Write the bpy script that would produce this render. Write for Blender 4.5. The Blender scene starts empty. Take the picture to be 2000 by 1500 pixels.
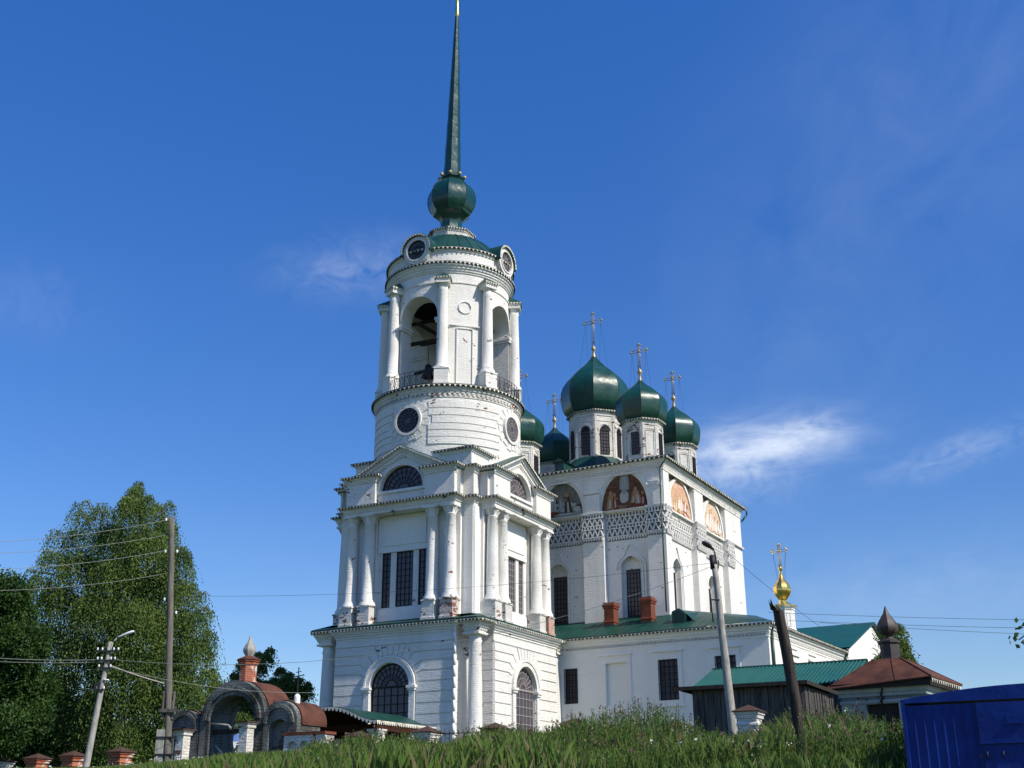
import bpy, math, random
import numpy as np
from mathutils import Matrix, Vector
from mathutils.geometry import tessellate_polygon
R_ = math.radians
sc = bpy.context.scene
col = sc.collection

# ------------------------------------------------------------------ camera
FPX, PITCH, ROLL = 2310.7, R_(20.298), R_(-0.1967)
cam_d = bpy.data.cameras.new('camera'); cam = bpy.data.objects.new('camera', cam_d); col.objects.link(cam)
cam_d.sensor_width = 36.0; cam_d.lens = 36.0 * FPX / 2000.0
cam_d.clip_start = 0.1; cam_d.clip_end = 6000
_r = Vector((1, 0, 0)); _u = Vector((0, -math.sin(PITCH), math.cos(PITCH))); FW = Vector((0, math.cos(PITCH), math.sin(PITCH)))
RT = math.cos(ROLL) * _r + math.sin(ROLL) * _u
UP = -math.sin(ROLL) * _r + math.cos(ROLL) * _u
m = Matrix((RT, UP, -FW)).transposed().to_4x4()
cam.matrix_world = m
sc.camera = cam

def at(px, py, Y):
    d = RT * ((px - 1000) / FPX) + UP * ((750 - py) / FPX) + FW
    return d * (Y / d.y)

# ------------------------------------------------------------------ world, sun, exposure
SUN_EL = 43.0
SUN_AZ = 124.4      # clockwise from +Y
w = bpy.data.worlds.new('World'); sc.world = w; w.use_nodes = True
nt = w.node_tree; nt.nodes.clear()
N = nt.nodes.new; Lk = nt.links.new
wo = N('ShaderNodeOutputWorld'); bg = N('ShaderNodeBackground'); bg.inputs[1].default_value = 0.15
sky = N('ShaderNodeTexSky'); sky.sky_type = 'NISHITA'; sky.sun_disc = False
sky.sun_elevation = R_(SUN_EL); sky.sun_rotation = R_(SUN_AZ)
sky.altitude = 100; sky.air_density = 1.0; sky.dust_density = 0.25; sky.ozone_density = 3.2
tc = N('ShaderNodeTexCoord')
def wmath(op, a, b=None, c=None):
    n = N('ShaderNodeMath'); n.operation = op
    for i, v in enumerate((a, b, c)):
        if v is None: continue
        if isinstance(v, (int, float)): n.inputs[i].default_value = v
        else: Lk(v, n.inputs[i])
    return n.outputs[0]
def cloud(px, py, hx, hy, rot, amt, seed, sx=3.0):
    """a wisp of cirrus round one direction of the sky"""
    c = at(px, py, 1.0).normalized()
    ex = Vector((0, 0, 1)).cross(c).normalized() * -1; ey = ex.cross(c) * -1
    if ey.z < 0: ey = -ey
    ca, sa = math.cos(rot), math.sin(rot)
    ax = (ex * ca + ey * sa); ay = (-ex * sa + ey * ca)
    def dot(v):
        n = N('ShaderNodeVectorMath'); n.operation = 'DOT_PRODUCT'; Lk(tc.outputs['Generated'], n.inputs[0]); n.inputs[1].default_value = v
        return n.outputs['Value']
    u = wmath('SUBTRACT', dot(ax), ax.dot(c)); v = wmath('SUBTRACT', dot(ay), ay.dot(c))
    un = wmath('DIVIDE', u, hx); vn = wmath('DIVIDE', v, hy)
    r2 = wmath('ADD', wmath('MULTIPLY', un, un), wmath('MULTIPLY', vn, vn))
    g = wmath('POWER', 2.718, wmath('MULTIPLY', r2, -1.0))
    cb = N('ShaderNodeCombineXYZ'); Lk(wmath('MULTIPLY', un, sx), cb.inputs[0]); Lk(wmath('MULTIPLY', vn, 1.5), cb.inputs[1]); cb.inputs[2].default_value = seed
    ns = N('ShaderNodeTexNoise'); ns.inputs['Scale'].default_value = 0.75; ns.inputs['Detail'].default_value = 9; ns.inputs['Roughness'].default_value = 0.58; ns.inputs['Distortion'].default_value = 0.5
    Lk(cb.outputs[0], ns.inputs['Vector'])
    mr = N('ShaderNodeMapRange'); Lk(ns.outputs[0], mr.inputs[0]); mr.inputs[1].default_value = 0.3; mr.inputs[2].default_value = 0.75
    d2 = dot(c); front = wmath('GREATER_THAN', d2, 0.2)
    return wmath('MULTIPLY', wmath('MULTIPLY', wmath('MULTIPLY', g, mr.outputs[0]), amt), front)
cl = [cloud(1500, 866, 0.058, 0.020, R_(4), 1.15, 3.1, 1.3), cloud(1560, 845, 0.035, 0.014, R_(6), 0.5, 8.1, 2.0),
      cloud(1420, 915, 0.045, 0.022, R_(-12), 0.55, 5.1),
      cloud(700, 520, 0.055, 0.022, R_(8), 0.27, 9.7), cloud(1880, 880, 0.06, 0.012, R_(14), 0.3, 12.2),
      cloud(1750, 300, 0.25, 0.10, R_(50), 0.10, 1.2), cloud(1000, 1250, 0.6, 0.07, 0, 0.08, 6.6),
      cloud(60, 590, 0.05, 0.03, 0.1, 0.07, 4.4), cloud(1800, 1150, 0.14, 0.04, 0.1, 0.14, 2.9)]
tot = cl[0]
for c_ in cl[1:]: tot = wmath('ADD', tot, c_)
tot = wmath('MINIMUM', tot, 0.9)
hs = N('ShaderNodeHueSaturation'); hs.inputs['Saturation'].default_value = 1.32; hs.inputs['Hue'].default_value = 0.514; hs.inputs['Value'].default_value = 1.0
Lk(sky.outputs[0], hs.inputs['Color'])
spz = N('ShaderNodeSeparateXYZ'); Lk(tc.outputs['Generated'], spz.inputs[0])
mz = N('ShaderNodeMapRange'); Lk(spz.outputs[2], mz.inputs[0]); mz.inputs[1].default_value = 0.0; mz.inputs[2].default_value = 0.62; mz.inputs[3].default_value = 0.50; mz.inputs[4].default_value = 0.77
dk = N('ShaderNodeVectorMath'); dk.operation = 'SCALE'; Lk(hs.outputs[0], dk.inputs[0]); Lk(mz.outputs[0], dk.inputs['Scale'])
mx = N('ShaderNodeMixRGB'); Lk(tot, mx.inputs[0]); Lk(dk.outputs[0], mx.inputs[1]); mx.inputs[2].default_value = (3.3, 3.7, 4.4, 1)
Lk(mx.outputs[0], bg.inputs[0]); Lk(bg.outputs[0], wo.inputs[0])

az = R_(SUN_AZ); el = R_(SUN_EL)
sdir = Vector((math.sin(az) * math.cos(el), math.cos(az) * math.cos(el), math.sin(el)))
sun_d = bpy.data.lights.new('sun', 'SUN'); sun_d.energy = 3.3; sun_d.angle = R_(0.53); sun_d.color = (1.0, 0.94, 0.83)
sun = bpy.data.objects.new('sun', sun_d); col.objects.link(sun); sun.rotation_euler = (-sdir).to_track_quat('-Z', 'Y').to_euler(); sun.location = (40, -20, 60)
vs = sc.view_settings; vs.view_transform = 'Standard'; vs.look = 'None'; vs.exposure = 0.68; vs.gamma = 1.0; vs.use_curve_mapping = False
try: sc.cycles.max_bounces = 6; sc.cycles.diffuse_bounces = 3
except Exception: pass

# ------------------------------------------------------------------ materials
class Mat:
    def __init__(s, name, base=(.5, .5, .5), rough=.8, metal=0, spec=.3):
        s.m = bpy.data.materials.new(name); s.m.use_nodes = True; s.nt = s.m.node_tree
        s.b = s.nt.nodes['Principled BSDF']
        s.b.inputs['Base Color'].default_value = (*base, 1); s.b.inputs['Roughness'].default_value = rough
        s.b.inputs['Metallic'].default_value = metal; s.b.inputs['Specular IOR Level'].default_value = spec
        s.tc = s.nt.nodes.new('ShaderNodeTexCoord')
    def n(s, t): return s.nt.nodes.new(t)
    def l(s, a, b): s.nt.links.new(a, b)
    def vec(s, sc3=(1, 1, 1), uv='Object', off=(0, 0, 0)):
        mp = s.n('ShaderNodeMapping'); mp.inputs['Scale'].default_value = sc3; mp.inputs['Location'].default_value = off
        s.l(s.tc.outputs[uv], mp.inputs[0]); return mp.outputs[0]
    def wallvec(s, a=1.0, b=1.0):
        sp = s.n('ShaderNodeSeparateXYZ'); s.l(s.tc.outputs['Object'], sp.inputs[0])
        ad = s.n('ShaderNodeMath'); ad.operation = 'ADD'; s.l(sp.outputs[0], ad.inputs[0]); s.l(sp.outputs[1], ad.inputs[1])
        mu = s.n('ShaderNodeMath'); mu.operation = 'MULTIPLY'; s.l(ad.outputs[0], mu.inputs[0]); mu.inputs[1].default_value = a
        m2 = s.n('ShaderNodeMath'); m2.operation = 'MULTIPLY'; s.l(sp.outputs[2], m2.inputs[0]); m2.inputs[1].default_value = b
        cb = s.n('ShaderNodeCombineXYZ'); s.l(mu.outputs[0], cb.inputs[0]); s.l(m2.outputs[0], cb.inputs[1]); return cb.outputs[0]
    def noise(s, v, scale, detail=4, rough=.55, dist=0.):
        x = s.n('ShaderNodeTexNoise'); x.inputs['Scale'].default_value = scale; x.inputs['Detail'].default_value = detail
        x.inputs['Roughness'].default_value = rough; x.inputs['Distortion'].default_value = dist; s.l(v, x.inputs['Vector']); return x.outputs[0]
    def ramp(s, f, a, b, lo=0., hi=1.):
        x = s.n('ShaderNodeMapRange'); s.l(f, x.inputs[0]); x.inputs[1].default_value = a; x.inputs[2].default_value = b
        x.inputs[3].default_value = lo; x.inputs[4].default_value = hi; return x.outputs[0]
    def math(s, op, a, b):
        x = s.n('ShaderNodeMath'); x.operation = op
        for i, v in enumerate((a, b)):
            if isinstance(v, (int, float)): x.inputs[i].default_value = v
            else: s.l(v, x.inputs[i])
        return x.outputs[0]
    def mix(s, f, a, b):
        x = s.n('ShaderNodeMixRGB')
        if isinstance(f, float): x.inputs[0].default_value = f
        else: s.l(f, x.inputs[0])
        for i, v in ((1, a), (2, b)):
            if isinstance(v, tuple): x.inputs[i].default_value = (*v, 1)
            else: s.l(v, x.inputs[i])
        return x.outputs[0]
    def color(s, c): s.l(c, s.b.inputs['Base Color']); return s
    def bump(s, h, strength=.5, dist=.02):
        x = s.n('ShaderNodeBump'); x.inputs['Strength'].default_value = strength; x.inputs['Distance'].default_value = dist
        s.l(h, x.inputs['Height']); s.l(x.outputs[0], s.b.inputs['Normal']); return s

def white_mat(name, base, dirty, chips, bumpd, brickcol=(.30, .11, .06), dirt=.5, bscale=1.0):
    M = Mat(name, base, .85, 0, .15)
    wv = M.wallvec()
    big = M.noise(M.vec((1, 1, .5)), .55, 5, .6)
    streak = M.noise(M.vec((2.2, 2.2, .22)), 1.0, 5, .6)
    c = M.mix(M.ramp(big, .42, .72, 0, dirt), base, dirty)
    c = M.mix(M.ramp(streak, .52, .78, 0, dirt * .8), c, dirty)
    br = M.n('ShaderNodeTexBrick'); M.l(wv, br.inputs['Vector']); br.inputs['Scale'].default_value = 1.0
    br.inputs['Brick Width'].default_value = .32 * bscale; br.inputs['Row Height'].default_value = .115 * bscale; br.inputs['Mortar Size'].default_value = .014; br.inputs['Mortar Smooth'].default_value = .6
    br.inputs['Color1'].default_value = (1, 1, 1, 1); br.inputs['Color2'].default_value = (.8, .8, .8, 1); br.inputs['Mortar'].default_value = (0, 0, 0, 1)
    fine = M.noise(M.vec((3.2, 3.2, 8)), 1.6, 5, .65)
    mid = M.noise(M.vec((1, 1, 1.6)), 2.3, 4, .6)
    if chips > 0:
        # bricks fallen out: cell noise of brick size gated by a patch noise
        vo = M.n('ShaderNodeTexVoronoi'); vo.inputs['Scale'].default_value = 1.0
        M.l(M.wallvec(3.0, 8.0), vo.inputs['Vector'])
        sp = M.n('ShaderNodeSeparateColor'); M.l(vo.outputs['Color'], sp.inputs[0])
        patch = M.noise(M.vec((1, 1, 1)), .9, 4, .7)
        gate = M.ramp(patch, .62 - chips * .12, .74 - chips * .10)
        hit = M.math('GREATER_THAN', M.math('ADD', M.math('MULTIPLY', gate, .6), sp.outputs[0]), 1.28 - chips * .12)
        tint = M.mix(M.ramp(fine, .35, .65), brickcol, (.12, .10, .085))
        c = M.mix(hit, c, tint)
    M.color(c)
    h = M.math('ADD', M.math('MULTIPLY', br.outputs['Color'], .35), M.math('MULTIPLY', fine, 1.1))
    h = M.math('ADD', h, M.math('MULTIPLY', mid, .7))
    M.bump(h, 1.0, bumpd)
    return M.m
WHITE = white_mat('whitewashed_brick', (.86, .835, .77), (.62, .59, .53), .5, .042, dirt=.5)
PLASTER = white_mat('white_plaster', (.86, .835, .77), (.74, .71, .64), .0, .022, dirt=.35)
OLDWHITE = white_mat('weathered_white_brick', (.82, .79, .72), (.50, .47, .41), .95, .06, dirt=.65)
GREYWALL = white_mat('mossy_grey_masonry', (.24, .255, .235), (.035, .038, .033), .9, .09, brickcol=(.12, .085, .07), dirt=1.6)
BLUEWHITE = white_mat('pale_bluish_brick', (.42, .46, .45), (.22, .23, .21), .5, .03, dirt=.7)
RUINED = white_mat('broken_brick', (.66, .62, .56), (.46, .22, .14), 1.25, .05, brickcol=(.34, .12, .065), dirt=1.0)

def brick_mat(name, c1, c2, mortar, patches=0.0):
    M = Mat(name, c1, .9, 0, .1)
    br = M.n('ShaderNodeTexBrick'); M.l(M.wallvec(), br.inputs['Vector']); br.inputs['Scale'].default_value = 1.0
    br.inputs['Brick Width'].default_value = .26; br.inputs['Row Height'].default_value = .085; br.inputs['Mortar Size'].default_value = .010
    br.inputs['Color1'].default_value = (*c1, 1); br.inputs['Color2'].default_value = (*c2, 1); br.inputs['Mortar'].default_value = (*mortar, 1)
    ns = M.noise(M.vec(), 3.0, 5, .6)
    c = M.mix(M.ramp(ns, .4, .8, 0, .5), br.outputs['Color'], tuple(x * .45 for x in c1))
    if patches: c = M.mix(M.ramp(M.noise(M.vec(off=(7, 3, 1)), 1.7, 5, .65), .62 - patches, .66 - patches), c, (.62, .58, .52))
    M.color(c); M.bump(br.outputs['Fac'], .5, -.02); return M.m
REDBRICK = brick_mat('red_brick', (.25, .055, .026), (.16, .042, .024), (.18, .12, .09))
PATCHBRICK = brick_mat('red_brick_with_limewash', (.46, .12, .05), (.34, .085, .045), (.40, .30, .24), .07)

def metal_paint(name, base, rough=.35, var=.25, seam=0, wob=.01, spec=.5, dark=None):
    M = Mat(name, base, rough, 0, spec)
    ns = M.noise(M.vec(), .9, 4, .6)
    c = M.mix(M.ramp(ns, .3, .75), tuple(x * (1 - var) for x in base), tuple(min(1, x * (1 + var)) for x in base))
    st = M.noise(M.vec((5, 5, .5)), 1.0, 4, .6)
    c = M.mix(M.ramp(st, .55, .85, 0, .35), c, dark or tuple(x * .45 for x in base))
    M.color(c)
    w1 = M.noise(M.vec((1, 1, 1.6)), 1.7, 2, .5)
    if seam:      # lapped sheets: a soft step at every course
        sp = M.n('ShaderNodeSeparateXYZ'); M.l(M.tc.outputs['Object'], sp.inputs[0]); fr_ = M.math('FRACT', M.math('MULTIPLY', sp.outputs[2], 1 / seam), 0)
        w1 = M.math('ADD', w1, M.math('MULTIPLY', fr_, .55))
    M.bump(w1, .6, wob)
    M.l(M.ramp(ns, .3, .8, rough * .8, rough * 1.3), M.b.inputs['Roughness'])
    return M.m
GREEN = metal_paint('green_roof_metal', (.008, .052, .038), .45, .22, wob=.025)
DOME = metal_paint('green_dome_metal', (.007, .056, .037), .34, .30, wob=.03, spec=.6, seam=.42)
SPIRE = metal_paint('green_spire_metal', (.006, .048, .036), .30, .15, wob=.05, spec=.6, seam=.8)
CORR = metal_paint('green_corrugated_metal', (.004, .080, .058), .5, .10, wob=.004)
RUST = metal_paint('rusted_brown_metal', (.105, .042, .027), .8, .55, wob=.02, spec=.2, dark=(.09, .035, .02))
def worn_blue():
    M = Mat('blue_painted_steel', (.001, .024, .20), .5, 0, .25)
    lo = M.noise(M.vec(), 1.1, 5, .6); run = M.noise(M.vec((9, 9, .6)), 1.0, 5, .65); sp = M.noise(M.vec(off=(3, 1, 7)), 6.5, 6, .7)
    c = M.mix(M.ramp(lo, .35, .7), (.001, .018, .155), (.006, .040, .25)); c = M.mix(M.ramp(run, .55, .8, 0, .6), c, (.010, .020, .07))
    c = M.mix(M.ramp(sp, .655, .69), c, (.10, .045, .025)); M.color(c); M.bump(lo, .7, .05); return M.m
BLUE = worn_blue()
BLUE_OLD = metal_paint('blue_painted_steel', (.001, .024, .20), .5, .12, wob=.008, dark=(.001, .016, .14), spec=.25)
EDGE = Mat('dark_roof_edge', (.055, .065, .050), .7).m
def fringe_mat():
    M = Mat('pale_fringe', (.72, .69, .58), .7)
    ns = M.noise(M.vec(), 2.2, 4, .7)
    return M.color(M.mix(M.ramp(ns, .5, .68), (.74, .71, .60), (.20, .19, .10))).m
FRINGE = fringe_mat()
CAPM = metal_paint('weathered_cap_metal', (.085, .048, .036), .8, .3, spec=.15)
GOLD = Mat('gilding', (1.0, .66, .18), .26, 1.0).m
DULLGOLD = Mat('dull_gilding', (.42, .33, .18), .45, .35).m
IRON = Mat('dark_iron', (.022, .022, .024), .55).m
GLASS = Mat('dark_window_glass', (.075, .066, .082), .30, 0, .5).m
MUNTIN = Mat('dark_window_bars', (.012, .011, .014), .6).m
MUNTIN2 = Mat('grey_brown_window_bars', (.30, .265, .245), .6).m
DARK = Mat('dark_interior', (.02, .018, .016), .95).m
WHITEMETAL = Mat('white_enamel', (.75, .76, .78), .4).m
PIPE = metal_paint('green_downpipe', (.008, .045, .035), .4, .1)
CREAM = Mat('pale_limed_pipe', (.80, .79, .75), .7).m

def wood_mat(name, a, b, rough=.85, sc3=(6, 6, .35)):
    M = Mat(name, a, rough, 0, .15)
    g = M.noise(M.vec(sc3), 3.0, 6, .65, .6)
    M.color(M.mix(M.ramp(g, .35, .68), a, b)); M.bump(g, .8, .03); return M.m
GREYWOOD = wood_mat('grey_weathered_wood', (.20, .185, .155), (.085, .075, .06))
DARKWOOD = wood_mat('dark_weathered_wood', (.055, .046, .040), (.020, .017, .016))
PLANK = wood_mat('weathered_plank', (.125, .112, .105), (.035, .031, .030), sc3=(3, 3, .3))
BEAM = wood_mat('old_beam', (.075, .06, .05), (.03, .025, .02), sc3=(.35, 6, 6))
REDWOOD = wood_mat('reddish_brown_boards', (.060, .022, .012), (.030, .011, .007), sc3=(.4, .4, 5))
def concrete():
    M = Mat('concrete', (.36, .345, .30), .9, 0, .15)
    g = M.noise(M.vec((4, 4, 1.2)), 2.5, 6, .65)
    M.color(M.mix(M.ramp(g, .35, .7), (.42, .40, .35), (.22, .21, .18))); M.bump(g, .5, .02); return M.m
CONC = concrete()
def mat_attr(name, pal, rough=.6, trans=.25, scale=.7):
    """foliage: tone varies from clump to clump"""
    M = Mat(name, pal[0], rough, 0, .25)
    n1 = M.noise(M.vec(), scale, 3, .6)
    n2 = M.noise(M.vec(), scale * 9, 2, .6)
    c = M.mix(M.ramp(n1, .38, .62), pal[0], pal[1])
    c = M.mix(M.ramp(n2, .50, .75, 0, .8), c, pal[2])
    M.color(c)
    tr = M.n('ShaderNodeBsdfTranslucent'); M.l(c, tr.inputs[0])
    ms = M.n('ShaderNodeMixShader'); ms.inputs[0].default_value = trans
    M.l(M.b.outputs[0], ms.inputs[1]); M.l(tr.outputs[0], ms.inputs[2])
    M.l(ms.outputs[0], M.nt.nodes['Material Output'].inputs[0]); return M.m
LEAF_BIRCH = mat_attr('birch_leaves', ((.045, .090, .016), (.115, .175, .030), (.18, .225, .06)))
LEAF_DARK = mat_attr('dark_leaves', ((.022, .055, .010), (.045, .10, .016), (.07, .13, .028)))
GRASSM = mat_attr('grass_blades', ((.065, .135, .018), (.115, .19, .03), (.19, .21, .07)), scale=.35)
WEEDM = mat_attr('weed_leaves', ((.034, .082, .012), (.095, .165, .022), (.16, .21, .045)), scale=.8)
DRYM = mat_attr('dry_stems', ((.20, .165, .075), (.15, .13, .06), (.24, .2, .1)), scale=.5)
FLOWER = Mat('flower_heads', (.62, .60, .55), .8).m
FLOWERY = Mat('purple_flower_heads', (.10, .045, .05), .8).m
def ground_mat():
    M = Mat('meadow_soil', (.05, .07, .02), .95, 0, .1)
    a = M.noise(M.vec(), .4, 6, .65); b = M.noise(M.vec(), 6, 4, .6)
    M.color(M.mix(M.ramp(b, .4, .7, 0, .7), M.mix(M.ramp(a, .35, .65), (.045, .075, .016), (.075, .085, .03)), (.03, .04, .012)))
    M.bump(b, .8, .08); return M.m
GROUND = ground_mat()
def bark(name, a, b):
    M = Mat(name, a, .9, 0, .1); g = M.noise(M.vec((2, 2, 6)), 2.0, 5, .7)
    M.color(M.mix(M.ramp(g, .5, .62), a, b)); M.bump(g, .6, .03); return M.m
BARK = bark('birch_bark', (.26, .25, .22), (.05, .045, .04))
BARKD = bark('dark_bark', (.06, .05, .04), (.03, .025, .02))

# ------------------------------------------------------------------ mesh builder
class MB:
    def __init__(s): s.v = []; s.f = []; s.mi = []; s.sm = []; s.M = Matrix.Identity(4); s.mat = 0; s.smooth = False
    def pt(s, x, y, z):
        p = s.M @ Vector((x, y, z)); s.v.append((p.x, p.y, p.z)); return len(s.v) - 1
    def face(s, idx): s.f.append(tuple(idx)); s.mi.append(s.mat); s.sm.append(s.smooth)
    def poly(s, pts): s.face([s.pt(*p) for p in pts])
    def box(s, x0, x1, y0, y1, z0, z1):
        i = [s.pt(x, y, z) for z in (z0, z1) for y in (y0, y1) for x in (x0, x1)]
        for q in ((0, 2, 3, 1), (4, 5, 7, 6), (0, 1, 5, 4), (2, 6, 7, 3), (0, 4, 6, 2), (1, 3, 7, 5)): s.face([i[k] for k in q])
        return s
    def tube(s, a, b, r0, r1=None, n=8, caps=True):
        r1 = r0 if r1 is None else r1; a = Vector(a); b = Vector(b); d = (b - a).normalized()
        e = d.orthogonal().normalized(); g = d.cross(e); A = []; B = []
        for k in range(n):
            t = 2 * math.pi * k / n; o = e * math.cos(t) + g * math.sin(t)
            A.append(s.pt(*(a + o * r0))); B.append(s.pt(*(b + o * r1)))
        old = s.smooth; s.smooth = n > 5
        for k in range(n): s.face((A[k], A[(k + 1) % n], B[(k + 1) % n], B[k]))
        s.smooth = old
        if caps: s.face(A[::-1]); s.face(B)
        return s
    def chain(s, pts, rs, n=6):
        for i in range(len(pts) - 1): s.tube(pts[i], pts[i + 1], rs[i], rs[i + 1], n, caps=True)
        return s
    def lathe(s, prof, n=32, cx=0, cy=0, a0=0., facet=False, smooth=True, caps=False):
        """prof: (r,z). facet: polygonal gores that keep sharp meridians"""
        old = s.smooth; s.smooth = smooth
        if facet:
            for k in range(n):
                t0 = a0 + 2 * math.pi * k / n; t1 = a0 + 2 * math.pi * (k + 1) / n
                A = [s.pt(cx + r * math.cos(t0), cy + r * math.sin(t0), z) for r, z in prof]
                B = [s.pt(cx + r * math.cos(t1), cy + r * math.sin(t1), z) for r, z in prof]
                for i in range(len(prof) - 1): s.face((A[i], B[i], B[i + 1], A[i + 1]))
        else:
            rings = [[s.pt(cx + r * math.cos(a0 + 2 * math.pi * k / n), cy + r * math.sin(a0 + 2 * math.pi * k / n), z) for k in range(n)] for r, z in prof]
            for i in range(len(prof) - 1):
                for k in range(n): s.face((rings[i][k], rings[i][(k + 1) % n], rings[i + 1][(k + 1) % n], rings[i + 1][k]))
        s.smooth = old
        if caps:
            for (r, z), rev in ((prof[0], True), (prof[-1], False)):
                q = [s.pt(cx + r * math.cos(a0 + 2 * math.pi * k / n), cy + r * math.sin(a0 + 2 * math.pi * k / n), z) for k in range(n)]
                s.face(q[::-1] if rev else q)
        return s
    def sweep(s, path, prof, closed=True):
        """path: CCW 2-D polygon; prof: (outward offset, z)"""
        rings = [offset(path, o, closed) for o, z in prof]
        idx = [[s.pt(p[0], p[1], z) for p in ring] for ring, (o, z) in zip(rings, prof)]
        n = len(path)
        for i in range(len(prof) - 1):
            for k in range(n if closed else n - 1):
                j = (k + 1) % n; s.face((idx[i][k], idx[i][j], idx[i + 1][j], idx[i + 1][k]))
        if not closed:
            s.face([r[0] for r in idx]); s.face([r[-1] for r in idx][::-1])
        return s
    def cap(s, path, z, off=0, rev=False):
        p = [s.pt(x, y, z) for x, y in offset(path, off, True)]; s.face(p[::-1] if rev else p); return s
    def prism(s, pts, y0, y1):
        """polygon in the x-z plane pulled from y0 (front) to y1"""
        A = [s.pt(x, y0, z) for x, z in pts]; B = [s.pt(x, y1, z) for x, z in pts]
        s.face(A); s.face(B[::-1]); n = len(pts)
        for k in range(n): s.face((A[k], B[k], B[(k + 1) % n], A[(k + 1) % n]))
        return s
    def ring(s, outer, inner, y0, y1, closed=True):
        """moulding between two x-z contours with the same number of points"""
        n = len(outer); O0 = [s.pt(x, y0, z) for x, z in outer]; I0 = [s.pt(x, y0, z) for x, z in inner]
        O1 = [s.pt(x, y1, z) for x, z in outer]; I1 = [s.pt(x, y1, z) for x, z in inner]
        for k in range(n if closed else n - 1):
            j = (k + 1) % n
            s.face((O0[k], O0[j], I0[j], I0[k])); s.face((O0[k], O1[k], O1[j], O0[j])); s.face((I0[k], I0[j], I1[j], I1[k]))
        if not closed:
            for k in (0, n - 1): s.face((O0[k], I0[k], I1[k], O1[k]))
        return s
    def sheet(s, outer, holes, y, depth=0):
        """wall sheet facing -y with holes; the reveals go back by depth"""
        loops = [[Vector((x, z, 0)) for x, z in outer]] + [[Vector((x, z, 0)) for x, z in h] for h in holes]
        flat = [p for l in loops for p in l]; ids = [s.pt(p.x, y, p.y) for p in flat]
        for t in tessellate_polygon(loops):
            a, b, c = (flat[i] for i in t)
            cr = (b - a).cross(c - a).z
            s.face([ids[i] for i in (t if cr > 0 else (t[0], t[2], t[1]))])
        if depth:
            for h in holes:
                A = [s.pt(x, y, z) for x, z in h]; B = [s.pt(x, y + depth, z) for x, z in h]; n = len(h)
                for k in range(n): s.face((A[k], B[k], B[(k + 1) % n], A[(k + 1) % n]))
        return s
    def fringe(s, path, off, ztop, h=.13, step=.26, wd=.13, closed=True, th=.02, square=False):
        """scalloped sheet-metal valance hanging from a roof edge: one ribbon, tongues and gaps"""
        P = offset(path, off + th, closed); n = len(P); band = h * .12; prev = None
        cyc = [(0, h * .12), ((step - wd) / 2, h * .12), ((step - wd) / 2 + .001 + (0 if square else wd * .12), h * (1 if square else .62)), (step / 2 - wd * (.48 if square else .18), h), (step / 2 + wd * (.48 if square else .18), h), ((step + wd) / 2 - .001 - (0 if square else wd * .12), h * (1 if square else .62)), ((step + wd) / 2, h * .12)]
        for k in range(n if closed else n - 1):
            a = Vector(P[k]); b = Vector(P[(k + 1) % n]); l = (b - a).length
            if l < 1e-4: continue
            m = max(1, round(l / step)); sc_ = l / (m * step); pts = [(t * sc_ + i * step * sc_, q) for i in range(m) for t, q in cyc] + [(l, h * .12)]
            d = (b - a) / l
            for t, q in pts:
                c = a + d * t; cur = (s.pt(c.x, c.y, ztop), s.pt(c.x, c.y, ztop - q))
                if prev: s.face((prev[1], cur[1], cur[0], prev[0]))
                prev = cur
        return s
    def build(s, name, mats, parent=None, base=0.0):
        me = bpy.data.meshes.new(name); me.from_pydata(s.v, [], s.f)
        for mm in (mats if isinstance(mats, (list, tuple)) else [mats]): me.materials.append(mm)
        me.polygons.foreach_set('material_index', s.mi); me.polygons.foreach_set('use_smooth', s.sm); me.update()
        o = bpy.data.objects.new(name, me); col.objects.link(o)
        if parent: o.parent = parent
        if base: o.location.z = -base
        return o

def offset(path, d, closed=True):
    n = len(path); out = []
    for k in range(n):
        p = Vector(path[k]); a = Vector(path[k - 1]); b = Vector(path[(k + 1) % n])
        e1 = (p - a).normalized() if (closed or k > 0) else (b - p).normalized()
        e2 = (b - p).normalized() if (closed or k < n - 1) else e1
        n1 = Vector((e1.y, -e1.x)); n2 = Vector((e2.y, -e2.x)); mm = (n1 + n2)
        mm = n1 if mm.length < 1e-6 else mm.normalized(); c = max(.3, mm.dot(n1)); q = p + mm * (d / c); out.append((q.x, q.y))
    return out
def circle(r, n=72, cx=0, cy=0, a0=0): return [(cx + r * math.cos(a0 + 2 * math.pi * k / n), cy + r * math.sin(a0 + 2 * math.pi * k / n)) for k in range(n)]
def rect(x0, x1, z0, z1): return [(x0, z0), (x1, z0), (x1, z1), (x0, z1)]
def archc(cx, hw, z0, zs, h=None, n=20):
    h = hw if h is None else h
    return [(cx - hw, z0), (cx + hw, z0)] + [(cx + hw * math.cos(t), zs + h * math.sin(t)) for t in [math.pi * k / n for k in range(n + 1)]]
def disc(cx, cz, r, n=32): return [(cx + r * math.cos(2 * math.pi * k / n), cz + r * math.sin(2 * math.pi * k / n)) for k in range(n)]
def RZ(k): return Matrix.Rotation(math.pi / 2 * k, 4, 'Z')

def tag(o, label=None, cat=None, group=None, kind=None):
    if label: o['label'] = label
    if cat: o['category'] = cat
    if group: o['group'] = group
    if kind: o['kind'] = kind
    elif cat: o['kind'] = 'thing'
    return o
def root(name, loc, yaw, label, cat, group=None):
    o = bpy.data.objects.new(name, None); o.empty_display_size = .3; col.objects.link(o)
    o.location = loc; o.rotation_euler = (0, 0, -R_(yaw)); return tag(o, label, cat, group)
def copy_tree(o, parent=None):
    c = o.copy(); col.objects.link(c); c.parent = parent
    for ch in list(o.children): copy_tree(ch, c)
    return c

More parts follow.
